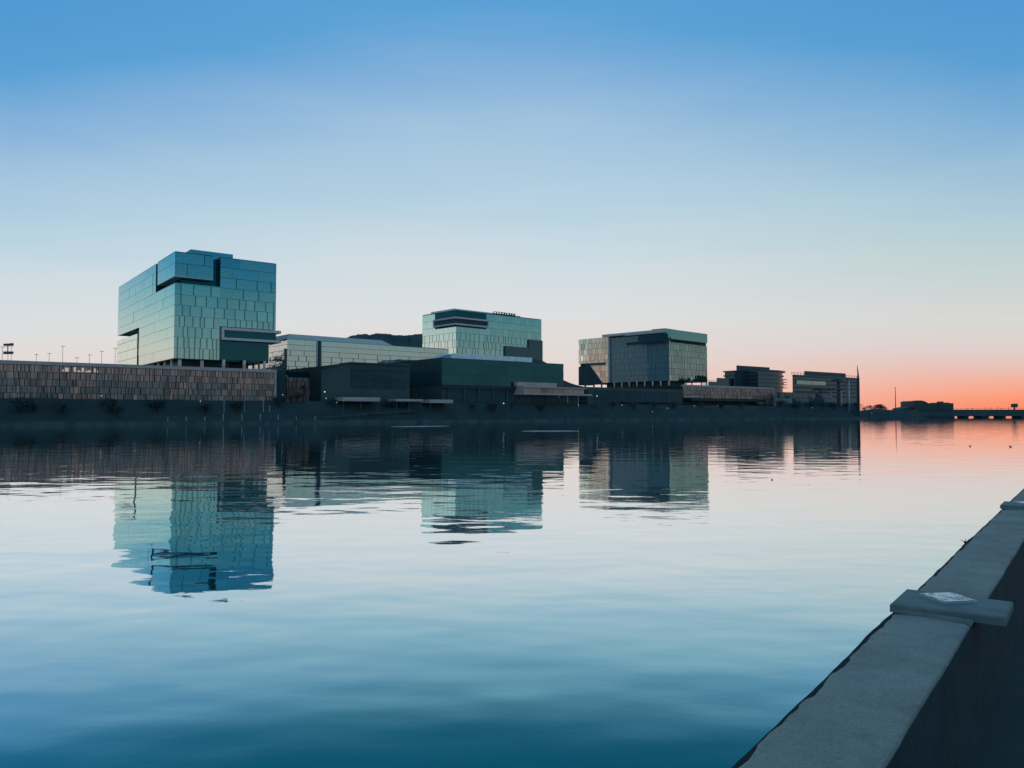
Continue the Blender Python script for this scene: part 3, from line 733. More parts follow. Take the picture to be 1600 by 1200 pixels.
# ================================================================== right-hand offices
def office_rounded():
    f = Frame(1148, 560, 37.7, 15); root = empty('office_building', (*f.o, 0), f.a)
    tag(root, 'dark stepped office with rounded overhanging roof, right of the third tower', 'building')
    R = lambda px, y=0: f.x(px, y, 20)
    z0 = 6
    def plan(pa, pb, y0, y1): return [(R(pa, y0), y0), (R(pb, y0), y0), (R(pb, y0)+2, y1), (R(pa+1, y1), y1)]
    m = MB(); m.prism(plan(1147, 1222, 0, 34), z0, f.z(579)); m.build('wall', M_slate, root)
    m = MB(); m.prism(plan(1151, 1203, 3, 30), f.z(579), f.z(570.5, R(1151), 3)); m.build('penthouse', M_black, root)
    # curved upper storeys: arc plan, stacked floor bands
    xc = R(1190); rr = R(1224)-xc
    for i, (py, ex) in enumerate(((577, 1.2), (584, 0), (590, 0), (596, 0), (602, 0))):
        z = f.z(py); pts = [(xc+(rr+ex)*cos(a), 6+(rr*.6+ex)*sin(a)) for a in [radians(-90+180*k/12) for k in range(13)]]
        m = MB(); m.prism([(R(1165), 6-rr*.6-ex)]+pts+[(R(1165), 20)], z-.9, z); m.build('floor_band', M_pole, root)
    pts = [(xc+(rr-1)*cos(a), 6+(rr*.6-1)*sin(a)) for a in [radians(-90+180*k/12) for k in range(13)]]
    m = MB(); m.prism([(R(1166), 6-rr*.6+1)]+pts+[(R(1166), 19)], z0, f.z(577)-.9); m.build('curved_glazing', M_slate, root)
    for py in (588.5, 593, 597.5, 602.5):
        m = MB(); z = f.z(py); m.box(R(1222), R(1232), 1, 14, z-.5, z); m.build('balcony', M_pole, root)
    m = MB(); m.prism(plan(1120, 1147, 2, 20), z0, f.z(590.8, -10, 2)); m.prism(plan(1107, 1120, 2, 16), z0, f.z(596.5, -20, 2)); m.build('side_wing', M_slate, root)
    rl = MB(); rl.box(R(1107), R(1120), 1.9, 2.1, f.z(594.2, -20, 2)-.15, f.z(594.2, -20, 2)); 
    for i in range(5): rl.box(R(1107+3*i), R(1107+3*i)+.2, 1.9, 2.1, f.z(596.5, -20, 2), f.z(594.2, -20, 2))
    rl.build('railing', M_pole, root)
def office_finned():
    f = Frame(1238.5, 450, 37.7, 12); root = empty('office_building', (*f.o, 0), f.a)
    tag(root, 'dark banded office with a tall blade fin, last building on the far bank', 'building')
    R = lambda px, y=0: f.x(px, y, 15)
    W = R(1340.5); z0 = -.5; zt = f.z(585)
    def plan(pa, pb, y0, y1, e=0): return [(R(pa, y0)-e, y0-e), (R(pb, y0)+e, y0-e), (R(pb, y0)+2+e, y1), (R(pa+1, y1)-e, y1)]
    b = MB(); b.prism(plan(1238.5, 1340.5, .3, 34), z0, zt); b.build('wall', M_slate, root)
    for py in (586, 592, 598, 604, 610.5, 617):
        z = f.z(py); q = MB(); q.prism(plan(1238.5, 1340.5, .3, 34.2, .3), z-.8, z); q.build('floor_band', M_black, root)
    q = MB(); q.prism(plan(1257, 1322, 4, 26), zt, f.z(578.6, 8, 4)); q.build('penthouse', M_black, root)
    rl = MB(); z = f.z(581.6, 0, 0); rl.box(0, R(1257, 1)-.2, .3, .5, z-.2, z)
    for k in range(6): rl.box(k*3.1, k*3.1+.2, .3, .5, zt, z-.2)
    rl.build('railing', M_pole, root); rl = MB(); rl.box(R(1323), W, .3, .5, z-.2, z)
    for k in range(5): rl.box(W-.2-k*3.2, W-k*3.2, .3, .5, zt, z-.2)
    rl.build('railing', M_pole, root)
    # blade fin
    xf = R(1341.5); m = MB(); zf = f.z(570.3, xf); m.prism([(xf-.1,-.6),(xf+.4,-.6),(xf+.4,.6),(xf-.1,.6)], -.5, [zf-9, zf-9, zf, zf]); m.build('fin', M_pole, root)
    # curved entrance canopies and pale columns
    for px, py in ((1297.5, 607.5), (1314, 607.5), (1325.5, 593)):
        x = R(px, -3); m = MB(); m.tube((x, -3, 4), (x, -3, f.z(py+1.5, x, -3)), .55 if px < 1320 else .9, k=10)
        m.build('column', M_palepole, root, True)
        m = MB(); zc = f.z(py, x, -3)
        for j in range(6):
            a, b2 = -j*1.3, -(j+1)*1.3; z1, z2 = zc+.5*sin(j*.5)-.08*j*j*.3, zc+.5*sin((j+1)*.5)-.08*(j+1)**2*.3
            m.prism([(x+b2,-4.2),(x+a,-4.2),(x+a,0),(x+b2,0)], [z2-.3, z1-.3, z1-.3, z2-.3], [z2, z1, z1, z2])
        m.build('canopy', M_pole, root)
    g = MB(); panels(g, (0,-.2), *FR, 4, R(1290), f.z(600), f.z(593.5), 2.6, f.z(600), lambda k: (2, 6), lambda k: .1, .15, seed=101, dep=.15); g.build('glazing', M_glassb, root)
    # low glass wing in front
    f2x0, f2x1 = f.x(1212, -5, 10), f.x(1300, -5, 10); z1 = f.z(612, f2x0, -5)
    b = MB(); b.prism([(f2x0,-5),(f2x1,-5),(f2x1,-.3),(f.x(1213,-.3,10),-.3)], 3, z1-.1); b.build('front_wing', M_black, root)
    g = MB(); panels(g, (0,-5.1), *FR, f2x0, f2x1, z0+1.5, z1, 3.2, z0, lambda k: (2.4, 6), lambda k: .35, .4, seed=102, dep=.1, tilt=.01); g.build('front_wing_glazing', M_slate, root)
office_rounded(); office_finned()

# ================================================================== trees and shrubs
def tree_proto(seed, h, r, leafn, leafs, palm=False):
    R = random.Random(seed)
    tr = MB(); 
    if palm:
        tr.tube((0,0,-.5), (.15,.05,h*.82), .2, .13, 7)
    else:
        tr.tube((0,0,-.5), (.1,.05,h*.4), .16, .11, 6)
        for i in range(6):
            a = R.random()*2*pi; tr.tube((.1,.05,h*.33), (r*.6*cos(a), r*.6*sin(a), h*R.uniform(.6,.85)), .08, .03, 5)
    lf = MB()
    if palm:
        for i in range(22):
            a = R.random()*2*pi; el = R.uniform(-.5, 1.1); L_ = R.uniform(1.4, 2.1)
            prev = Vector((.15,.05,h*.82))
            for j in range(4):
                e = el-j*.42; nx = prev+Vector((cos(a)*cos(e), sin(a)*cos(e), sin(e)))*L_/4
                sd_ = Vector((-sin(a), cos(a), 0))*(.22*(1-j*.2))
                lf.face([prev-sd_, prev+sd_, nx+sd_*.8, nx-sd_*.8], 0, R.random()); prev = nx
    else:
        cl = [(R.gauss(0, r*.45), R.gauss(0, r*.45), h*R.uniform(.48, .9)) for _ in range(11)]
        for i in range(leafn):
            c = cl[R.randrange(len(cl))]; q = r*.3
            p = Vector((c[0]+R.gauss(0,q), c[1]+R.gauss(0,q), min(h, c[2]+R.gauss(0,q*.7))))
            a = Vector((R.gauss(0,1), R.gauss(0,1), R.gauss(0,1))).normalized()*leafs; b_ = a.orthogonal().normalized()*leafs*.6
            lf.face([p-a, p+b_, p+a, p-b_], 0, R.random())
    return tr, lf
protos = []
for i, (h, r) in enumerate(((4.2, 1.9), (5.4, 2.4), (3.0, 1.8), (6.5, 2.2))):
    protos.append((*tree_proto(50+i, h, r, 420, .22, palm=(i == 3)), ('shade_tree', 'shade_tree', 'shrub', 'palm_tree')[i]))
meshes = [(t.mesh('trunk', M_bark), l.mesh('crown', M_leaf), n) for t, l, n in protos]
def plant(kind, x, y, z, sc, label, cat, group):
    tm, lm, n = meshes[kind]
    e = empty(n, (x, y, z), random.random()*6); e.scale = (sc, sc, sc*random.uniform(.9, 1.1)); tag(e, label, cat, group)
    for m_, nm in ((tm, 'trunk'), (lm, 'crown')):
        o = bpy.data.objects.new(nm, m_); COL.objects.link(o); o.parent = e
def ground_z(p):
    prof = [(236.2,.95),(238.5,1.1),(243,1.5),(246,3.6),(249,6.2),(251,7.4),(300,8)]
    for (a, za), (b_, zb_) in zip(prof, prof[1:]):
        if a <= p <= b_: return za+(zb_-za)*(p-a)/(b_-a)
    return 8
def by_px(px, p, z=5):
    Y = p/(cos(TH)-sin(TH)*(px-800)/1200); return xat(px, Y, z), Y
GT = 'trees along the far promenade'
tree_spots = [(31,245.5,2,1.5),(52,246,2,.9),(97,245,2,1.3),(171,246,2,1.2),(183,245,2,.8),(246,245.5,2,1.4),(322,245,2,1.0),(371,245.5,2,1.2),
              (436,248,2,1.3),(454,249,1,.55),(474,250,3,.95),(466,250,0,.85),(520,248,2,.9),(566,246.5,0,.5),(604,247.5,2,1.0),(738,247,0,.6),(770,246,2,1.1),(800,247.5,1,.5),(846,246.5,2,1.0),(930,247,1,.55),
              (958,247.5,0,.8),(990,248,2,1.2),(1022,247.5,0,.9),(1052,248,2,1.0),(1096,248.5,0,.8),(1128,248,2,1.1),(1160,248.5,0,.75),(1196,248,1,.7),(1222,249,0,1.0),(1246,248,2,1.3),(1268,248.5,0,1.0),(1286,248,1,.8),(1304,248.5,2,1.4),(1322,248.5,0,1.0),(1338,248,1,.9)]
for i, (px, p, k, s) in enumerate(tree_spots):
    x, y = by_px(px, p); kn = ('small tree', 'wide tree', 'low shrub', 'palm')[k]
    where = ('below the left brown podium' if px < 432 else 'by the pale building with the dark slot' if px < 500 else 'before the unlit flat-roofed building' if px < 640
             else 'before the teal-fronted building' if px < 810 else 'by the terrace with pale slabs' if px < 925 else 'before the base of the third tower' if px < 1067 else 'before the right-hand podium' if px < 1212 else 'before the last offices')
    reg = lambda q: sum(q > b_ for b_ in (432, 500, 640, 810, 925, 1067, 1212))
    same = [q for q in tree_spots if q[2] == k and reg(q[0]) == reg(px)]; idx = same.index((px, p, k, s))
    lab = ('%s %s from the left %s' % (['first','second','third','fourth','fifth','sixth','seventh','eighth','ninth','tenth'][idx], kn, where)) if len(same) > 1 else '%s %s' % (kn, where)
    plant(k, x, y, ground_z(p), s, lab, 'shrub' if k == 2 else 'palm' if k == 3 else 'tree', GT)

# ================================================================== lamps, posts, railing
def lamp_proto(h, name='street_lamp'):
    e = empty(name)
    m = MB(); m.tube((0,0,0), (0,0,h), .07, .05, 6); m.tube((0,0,0),(0,0,.4), .14, .1, 8); m.build('pole', M_pole, e)
    m = MB(); m.ball((0,0,h+.16), .2, k=10, h=6); m.build('lamp_globe', M_lamp, e, True)
    return e
lamp0 = lamp_proto(4.0)
GL = 'globe lamps on the far promenade'
LS = [(507.3, 612, 'brightest globe lamp, beside the pale building'), (509.5, 622, 'low globe lamp just below the brightest one'), (526, 629.5, 'dim lamp left of the first pale awning'),
      (441.5, 616.5, 'lamp in the dark gap right of the brown podium'), (787, 630, 'globe lamp before the teal-fronted building'), (903.8, 632.5, 'lamp by the posts of the pale-slab terrace'),
      (933, 618.5, 'upper globe lamp on the dark base left of the third tower'), (972, 633.5, 'globe lamp below the left part of the third tower'), (988, 633, 'dim lamp right of its pair below the third tower'),
      (1019.5, 643, 'lowest lamp below the third tower'), (1043, 637.5, 'lamp below the right corner of the third tower'), (1085, 634, 'left lamp before the right-hand brown podium'), (1121, 634, 'right lamp before the right-hand brown podium'),
      (313, 626.5, 'pale lamp at the foot of the brown podium under the tower'), (158, 619, 'lamp at the foot of the brown podium further left'), (1269, 637, 'lamp before the last banded office'), (1362, 645, 'lamp on the dark point right of the last office')]
first = True
for (px, py, lab) in LS:
    p = 250.6 if py < 625 else (248.5 if py < 635 else 244)
    x, y = by_px(px, p); zt = zat(py, y)
    o = lamp0 if first else copy_thing(lamp0); first = False
    gz = ground_z(p); sc = max(.3, (zt-gz)/4.16)
    o.location = (x, y, gz-.05); o.scale = (1, 1, sc); tag(o, lab, 'street lamp', GL)
    big = 1.0 if py in (612, 618.5, 630) else .55
    for ch in o.children:
        if ch.name.startswith('lamp_globe'):
            ch.scale = (big, big, big/sc); ch.location = (0, 0, 4.16-4.16*big/sc)
# pale bollards along the seawall
m = MB(); m.tube((0,0,0), (0,0,1.1), .13, .13, 8); m.ball((0,0,1.15), .16, k=8, h=4)
me_b = m.mesh('bollard', M_palepole)
for i, (px, hh) in enumerate(((348.7,1.6),(378,1.6),(406.5,1.7),(434.5,1.4),(463,.9),(492,.9),(320,.9),(291,.9),(262,.8))):
    x, y = by_px(px, 235.6, 1); o = bpy.data.objects.new('bollard', me_b); COL.objects.link(o); o.location = (x, y, 1.05); o.scale = (1, 1, hh)
    tag(o, ['tall pale bollard on the seawall, leftmost of the four taller ones','tall pale bollard on the seawall, second of the four taller ones','tall pale bollard on the seawall, third of the four taller ones','tall pale bollard on the seawall, rightmost of the four taller ones',
            'short bollard just right of the tall ones on the seawall','short bollard furthest right on the seawall','short bollard just left of the tall ones on the seawall','short bollard second to the left of the tall ones','short bollard furthest left on the seawall'][i], 'bollard', 'bollards on the seawall')
# pale flag posts under the podium
m = MB(); m.tube((0,0,0), (0,0,4.2), .16, .12, 8); m.tube((0,0,0),(0,0,.3), .3, .3, 8); me_p = m.mesh('post', M_palepole)
for i, px in enumerate((350, 381.5, 411.5, 421)):
    x, y = by_px(px, 246.5, 5); o = bpy.data.objects.new('light_post', me_p); COL.objects.link(o); o.location = (x, y, 3.8); o.scale = (1,1,.85 if i < 3 else .5)
    tag(o, ['leftmost of the pale posts below the right end of the brown podium','second of the pale posts below the right end of the brown podium','third of the pale posts below the right end of the brown podium','short pale post nearest the end of the brown podium'][i], 'post', 'pale posts on the slope')
# ramp wall and railings on the bank
def ribbon(name, pts, w_, h_, m_, label, cat):
    b = MB()
    for (a, c) in zip(pts, pts[1:]):
        xa, ya = by_px(a[0], a[2]); xb, yb = by_px(c[0], c[2]); za, zc_ = zat(a[1], ya), zat(c[1], yb)
        b.prism([(xa, ya), (xb, yb), (xb-.5*w_, yb+w_), (xa-.5*w_, ya+w_)], [za-h_, zc_-h_, zc_-h_, za-h_], [za, zc_, zc_, za])
    return tag(b.build(name, m_), label, cat)
ribbon('ramp_wall', [(488,654,239.5),(530,649.6,241.5),(580,645.3,243.5),(650,641,244.5)], .5, .3, M_wallst, 'long thin pale edge of a ramp rising along the far bank', 'ramp')
ribbon('hand_rail', [(200,645,244.5),(290,645.5,244.5),(380,647,244.5)], .15, .12, M_wallst, 'thin rail on the slope below the brown podium', 'railing')
ribbon('hand_rail', [(905,626,250),(960,626.5,250),(1060,628,250)], .15, .2, M_wallst, 'thin rail below the third tower', 'railing')

# floodlights and lamp masts far behind the podium
def mast(px, ptop, Y, kind, label, cat='light mast'):
    x = xat(px, Y, 30); zt = zat(ptop, Y); e = empty('light_mast', (x, Y, 8)); tag(e, label, cat, 'light masts behind the left podium')
    h = zt-8; k = Y/420
    m = MB(); m.tube((0,0,0), (0,0,h), .15*k, .09*k, 6); m.build('pole', M_pole, e)
    m = MB()
    if kind == 'T': m.box(-.9*k, .9*k, -.15, .15, h-.1, h+.08); m.box(-1.0*k, -.5*k, -.2, .2, h-.25, h-.1); m.box(.5*k, 1.0*k, -.2, .2, h-.25, h-.1)
    elif kind == 'A':
        for zz in (h-.3, h-1.6, h-5.5, h-7): m.box(-2.6*k, 2.6*k, -.2, .2, zz, zz+.3*k)
        for zz in (h-1.1, h-6.6):
            for i in range(6): m.box((-2.5+i*.95)*k, (-2.5+i*.95+.6)*k, -.35, .35, zz, zz+1.3)
    if kind == 'A': m.box(-.3, .3, -.5, -.36, h-7.2, h+.3)
    m.build('lamp_head', M_pole, e)
mast(11.8, 537.3, 520, 'A', 'stadium floodlight mast with stacked lamp racks at the far left')
for px, pt, lab in ((3, 542, 'thin lamp mast at the very left edge, left of the stadium floodlights'), (17, 536.2, 'thin mast touching the right side of the stadium floodlights'), (56.5, 553.5, 'faint lamp mast third right of the floodlights'),
                    (76.5, 552, 'short double-headed lamp mast left of the tallest thin mast'), (97.5, 541, 'tallest thin lamp mast above the bright openings'), (119.8, 559, 'very short lamp mast right of the tallest thin mast'),
                    (139.5, 554.2, 'double-headed lamp mast midway between the bright openings and tower'), (158.5, 549, 'second lamp mast left of the tallest tower'), (179.5, 544, 'lamp mast right beside the tallest tower')):
    mast(px, pt, 460, 'T', lab)

# ================================================================== far shore, right
def far_shore():
    b = MB(); R = random.Random(9); prof = []
    Y = 640; n = 60
    for i in range(n+1):
        px = 1180+(1498-1180)*i/n; prof.append(((px-800)/1200*Y, zat(640.8+R.uniform(-.25,.25)+(.8 if px < 1400 else 0), Y)))
    for (x0, z0), (x1, z1) in zip(prof, prof[1:]):
        ka, kb = .955, .972; b.face([(x0*ka, Y-22, -.5), (x1*ka, Y-22, -.5), (x1*kb, Y-14, 3.6), (x0*kb, Y-14, 3.6)]); b.face([(x0*kb, Y-14, 3.6), (x1*kb, Y-14, 3.6), (x1, Y, z1), (x0, Y, z0)]); b.face([(x0, Y, z0), (x1, Y, z1), (x1*1.1, Y+300, z1), (x0*1.1, Y+300, z0)])
    x1, z1 = prof[-1]; b.face([(x1*.955, Y-22, -.5), (x1*1.1, Y+300, -.5), (x1*1.1, Y+300, z1), (x1, Y, z1), (x1*.972, Y-14, 3.6)])
    tag(b.build('river_bank', M_bank), 'low dark far shore beneath the orange sky', 'shore', kind='structure')
far_shore()
def silhouettes():
    Y = 650; g = lambda px: (px-800)/1200*Y
    zb = zat(641, Y)
    e = empty('arts_building', (g(1446), Y, 0)); tag(e, 'far dark building with a long roof sloping down to the right', 'building')
    P = [(1427.5,641),(1427.5,627.5),(1431,626.2),(1444,626.4),(1468,639.3),(1468,641)]
    b = MB(); x0 = g(1446)
    v = [(g(px)-x0, 0, zat(py, Y)) for px, py in P]; n = len(v)
    v2 = [(a+2, 26, c) for a, _, c in v]
    b.v = v+v2; b.f = [tuple(range(n)), tuple(reversed(range(n, 2*n)))]+[(i, (i+1) % n, n+(i+1) % n, n+i) for i in range(n)]; b.m = [0]*len(b.f); b.t = [.5]*len(b.f)
    b.build('wall', M_black, e)
    b = MB(); b.prism([(g(1414)-x0, 2), (g(1427.4)-x0, 2), (g(1427.4)-x0, 22), (g(1414)-x0, 22)], zb-2, [zat(638, Y), zat(635.3, Y), zat(635.3, Y), zat(638, Y)]); b.build('side_wing', M_black, e)
    quick(g(1437)-x0, g(1444)-x0, 3, 12, zat(627, Y), zat(625.6, Y), 'roof_plant', M_black, e)
    e = empty('block_building', (g(1482), Y+6, 0)); tag(e, 'far dark blocky building with stepped roof by the bridge', 'building'); x0 = g(1482)
    b = MB(); b.box(g(1469)-x0, g(1496)-x0, 0, 24, zb-2, zat(629.8, Y)); b.box(g(1477)-x0, g(1492)-x0, 2, 18, zat(629.8, Y), zat(628.8, Y)); b.build('wall', M_black, e)
    quick(g(1480)-x0, g(1484.5)-x0, 4, 10, zat(628.8, Y), zat(627, Y), 'roof_plant', M_black, e)
    quick(g(1471)-x0, g(1473)-x0, -.2, 0, zat(633, Y), zat(631, Y), 'window', M_dark, e)
    e = empty('chimney', (g(1464.5), Y-4, zb-2)); tag(e, 'short dark stack between the two far silhouetted buildings', 'stack')
    m = MB(); m.tube((0,0,0), (0,0,zat(630.8, Y)-zb+2), .7, .5, 8); m.build('shaft', M_black, e)
    m = MB(); m.tube((0,0,zat(631.8, Y)-zb+2), (0,0,zat(630.6, Y)-zb+2), .9, .9, 8); m.build('cap', M_black, e)
    e = empty('flagpole', (g(1391.8), Y-8, zb-2)); tag(e, 'tall thin mast standing alone against the orange sky', 'mast')
    m = MB(); m.tube((0,0,0), (0,0,zat(606, Y)-zb+2), .42, .2, 6); m.build('pole', M_black, e)
    m = MB(); m.ball((0,0,zat(606, Y)-zb+2), .4, k=6, h=4); m.build('finial', M_black, e)
    for px, py, k, s, lab in ((1352,636,1,1.1,'dark tree at the foot of the last office, left of the far mast'),(1360.5,632.5,3,1.3,'small palm against the orange sky left of the far mast'),(1369,634,1,1.5,'wide dark tree just left of the far mast'),
                              (1374,631.5,0,1.7,'tallest dark tree against the orange sky left of the far mast'),(1381,635.5,0,1.2,'low dark tree nearest the far mast')):
        Yt = 560; h = (4.2,5.4,3,6.5)[k]; zt = zat(py, Yt); plant(k, (px-800)/1200*Yt, Yt, zt-h*s*.93, s, lab, 'palm' if k == 3 else 'tree', 'trees on the far point')
    b = MB(); pts = [((px-800)/1200*545, zat(py, 545)) for px, py in ((1330,641),(1346,641.5),(1356,640.5),(1366,638.8),(1378,639.5),(1392,640.6),(1410,641.8),(1425,645),(1440,652))]
    for (xa, za), (xc, zc_) in zip(pts, pts[1:]):
        b.face([(xa, 525, -.5), (xc, 525, -.5), (xc, 545, zc_), (xa, 545, za)]); b.face([(xa, 545, za), (xc, 545, zc_), (xc+20, 640, zc_*.6), (xa+20, 640, za*.6)])
    tag(b.build('river_bank', M_bank), 'low dark point with trees at the end of the far bank', 'shore', kind='structure')
silhouettes()
def bridge():
    Y = 600; g = lambda px: (px-800)/1200*Y
    e = empty('bridge', (g(1495), Y, 0)); tag(e, 'long low dark road bridge crossing the water at the right edge', 'bridge'); x0 = g(1495)
    xe = g(1820)-x0; zt = zat(640.2, Y); zb = zat(650.4, Y)-1.2
    quick(-30, xe, 0, 14, zb+1.2, zt, 'deck', M_black, e)
    quick(-30, xe, -.4, 0, zt-.4, zt+.05, 'deck_edge', M_joint, e)
    for px in range(1512, 1830, 29):
        wd = 7 if px == 1512+29 else 3.2
        x = g(px)-x0; wd *= .6
        m = MB(); m.prism([(x-wd*.3,2),(x+wd*.3,2),(x+wd*.3,12),(x-wd*.3,12)], -1, zb+1.2, top=[(x-wd*.8,1),(x+wd*.8,1),(x+wd*.8,13),(x-wd*.8,13)]); m.build('pier', M_black, e)
    m = MB(); m.box(-28, xe, .1, .2, zt+.85, zt+.98)
    x = -28
    while x < xe: m.box(x, x+.14, .1, .2, zt+.04, zt+.9); x += 3.1
    m.build('railing', M_black, e)
    R = random.Random(4)
    for px, pt in ((1512,637.8),(1520,637.9),(1541,637.2),(1549,637.6),(1560,637),(1566,637.7),(1577,637.4)):
        x = g(px)-x0; m = MB(); m.tube((x, 1, zt), (x, 1, zat(pt, Y)), .12, k=5); m.box(x-.5, x+.5, .8, 1.2, zat(pt, Y), zat(pt, Y)+.25); m.build('lamp_post', M_black, e)
    x = g(1588.5)-x0; m = MB(); m.tube((x, 3, zt), (x, 3, zat(635.5, Y)), .6, k=6); m.box(x-1.8, x+1.8, 1.5, 4.5, zat(636.5, Y), zat(631.3, Y)); m.box(x-1.2, x+2.2, 2, 4, zat(631.3, Y), zat(630.6, Y)); m.build('gantry_box', M_black, e)
bridge()

# thin boom standing in for a streak of sky reflected near the far bank
def glint(px0, px1, py, py1, label):
    Y0 = CAMZ*1200/(py-646); Y1 = CAMZ*1200/(py1-646); m = MB(); n = 24
    a = Vector((xat(px0, Y0, 0), Y0, .03)); b = Vector((xat(px1, Y1, 0), Y1, .03))
    for i in range(n):
        p = a.lerp(b, i/n); q = a.lerp(b, (i+.9)/n); r0, r1 = [.015+.05*sin(pi*t)**.8 for t in (i/n, (i+.9)/n)]; m.tube(p, q, r0, r1, 6)
    tag(m.build('sky_glint', M_white), label, 'glint', 'sky glints on the lake')
glint(611, 702, 666.6, 665.6, 'thin pale streak of reflected sky on the water below the first pale awnings')
glint(815, 905, 673.6, 673.4, 'thin pale streak of reflected sky on the water below the pale-slab terrace')

# waterfowl
def duck(px, py, sc, rz, label):
    Y = CAMZ*1200/(py-646); e = empty('duck', (xat(px, Y, 0), Y, 0), rz); e.scale = (sc, sc, sc); tag(e, label, 'duck', 'ducks on the lake')
    m = MB(); m.ball((0,0,.05), .17, .09, .085, k=12, h=8)
    for i, v in enumerate(m.v):
        x, y, z = v; m.v[i] = (x, y*(1-.5*max(0, -x/.17)), z+(.06*max(0, -x/.17)**2))
    n0 = len(m.v); m.tube((.11,0,.08), (.15,0,.19), .038, .03, 8); m.ball((.165,0,.21), .048, .038, .04, k=10, h=6)
    m.build('body', M_bark, e, True)
    m = MB(); m.tube((.2,0,.205), (.262,0,.195), .016, .009, 6); m.build('beak', M_pole, e)
duck(1515.5, 697.3, .62, .4, 'small dark duck on the pink water, left of its pair at right')
duck(1579, 698, .62, 2.7, 'small dark duck on the pink water nearest the right edge')
duck(1206, 749.5, .38, 1.0, 'tiny dark duck on the water below the rounded office block')

# ================================================================== near parapet
DW = (sin(radians(37.5)), cos(radians(37.5))); NW = (-cos(radians(37.5)), sin(radians(37.5)))
TOP = CAMZ-1.0
WA = atan2(DW[1], DW[0])
def parapet_material():
    m, nt, out = mat('weathered_parapet_concrete'); L = nt.links.new
    b = nt.nodes.new('ShaderNodeBsdfPrincipled'); L(b.outputs[0], out.inputs[0]); b.inputs['Roughness'].default_value = .82; b.inputs['Specular IOR Level'].default_value = .3
    n1 = mapnoise(nt, 2.2, 6, .6); n2 = mapnoise(nt, 14, 6, .7, (1,1,1)); n3 = mapnoise(nt, 90, 4, .7)
    def rmp(f, stops):
        r = nt.nodes.new('ShaderNodeValToRGB'); cr = r.color_ramp
        for i, (p, c) in enumerate(stops):
            el = cr.elements[i] if i < 2 else cr.elements.new(p)
            el.position = p; el.color = c
        L(f, r.inputs[0]); return r.outputs[0]
    def mul(a, b_):
        x = nt.nodes.new('ShaderNodeMix'); x.data_type = 'RGBA'; x.blend_type = 'MULTIPLY'; x.inputs[0].default_value = 1; L(a, x.inputs[6]); L(b_, x.inputs[7]); return x.outputs[2]
    base = rmp(n1, [(.3, (.31,.275,.245,1)), (.7, (.46,.40,.36,1))])
    st = rmp(n2, [(.30, (.84,.86,.86,1)), (.55, (1.02,1.01,1.0,1))])
    sp_ = rmp(n3, [(.28, (.66,.68,.68,1)), (.5, (1,1,1,1)), (.78, (1.2,1.2,1.2,1))])
    vo = nt.nodes.new('ShaderNodeTexVoronoi'); vo.inputs['Scale'].default_value = 4.5
    tc = nt.nodes.new('ShaderNodeTexCoord'); L(tc.outputs['Object'], vo.inputs['Vector'])
    blot = rmp(vo.outputs['Distance'], [(.0, (.35,.38,.38,1)), (.06, (.55,.58,.58,1)), (.10, (1,1,1,1))])
    L(mul(mul(mul(base, st), sp_), blot), b.inputs['Base Color'])
    bn = nt.nodes.new('ShaderNodeBump'); bn.inputs['Strength'].default_value = .5; bn.inputs['Distance'].default_value = .004; L(n3, bn.inputs['Height'])
    bn2 = nt.nodes.new('ShaderNodeBump'); bn2.inputs['Strength'].default_value = .5; bn2.inputs['Distance'].default_value = .012; L(n2, bn2.inputs['Height']); L(bn.outputs[0], bn2.inputs['Normal']); L(bn2.outputs[0], b.inputs['Normal'])
    return m
M_par = parapet_material()
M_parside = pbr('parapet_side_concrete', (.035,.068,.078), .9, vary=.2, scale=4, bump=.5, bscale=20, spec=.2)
M_lip = pbr('parapet_lip', (.018,.026,.030), .9, vary=.3, scale=6, spec=.2)
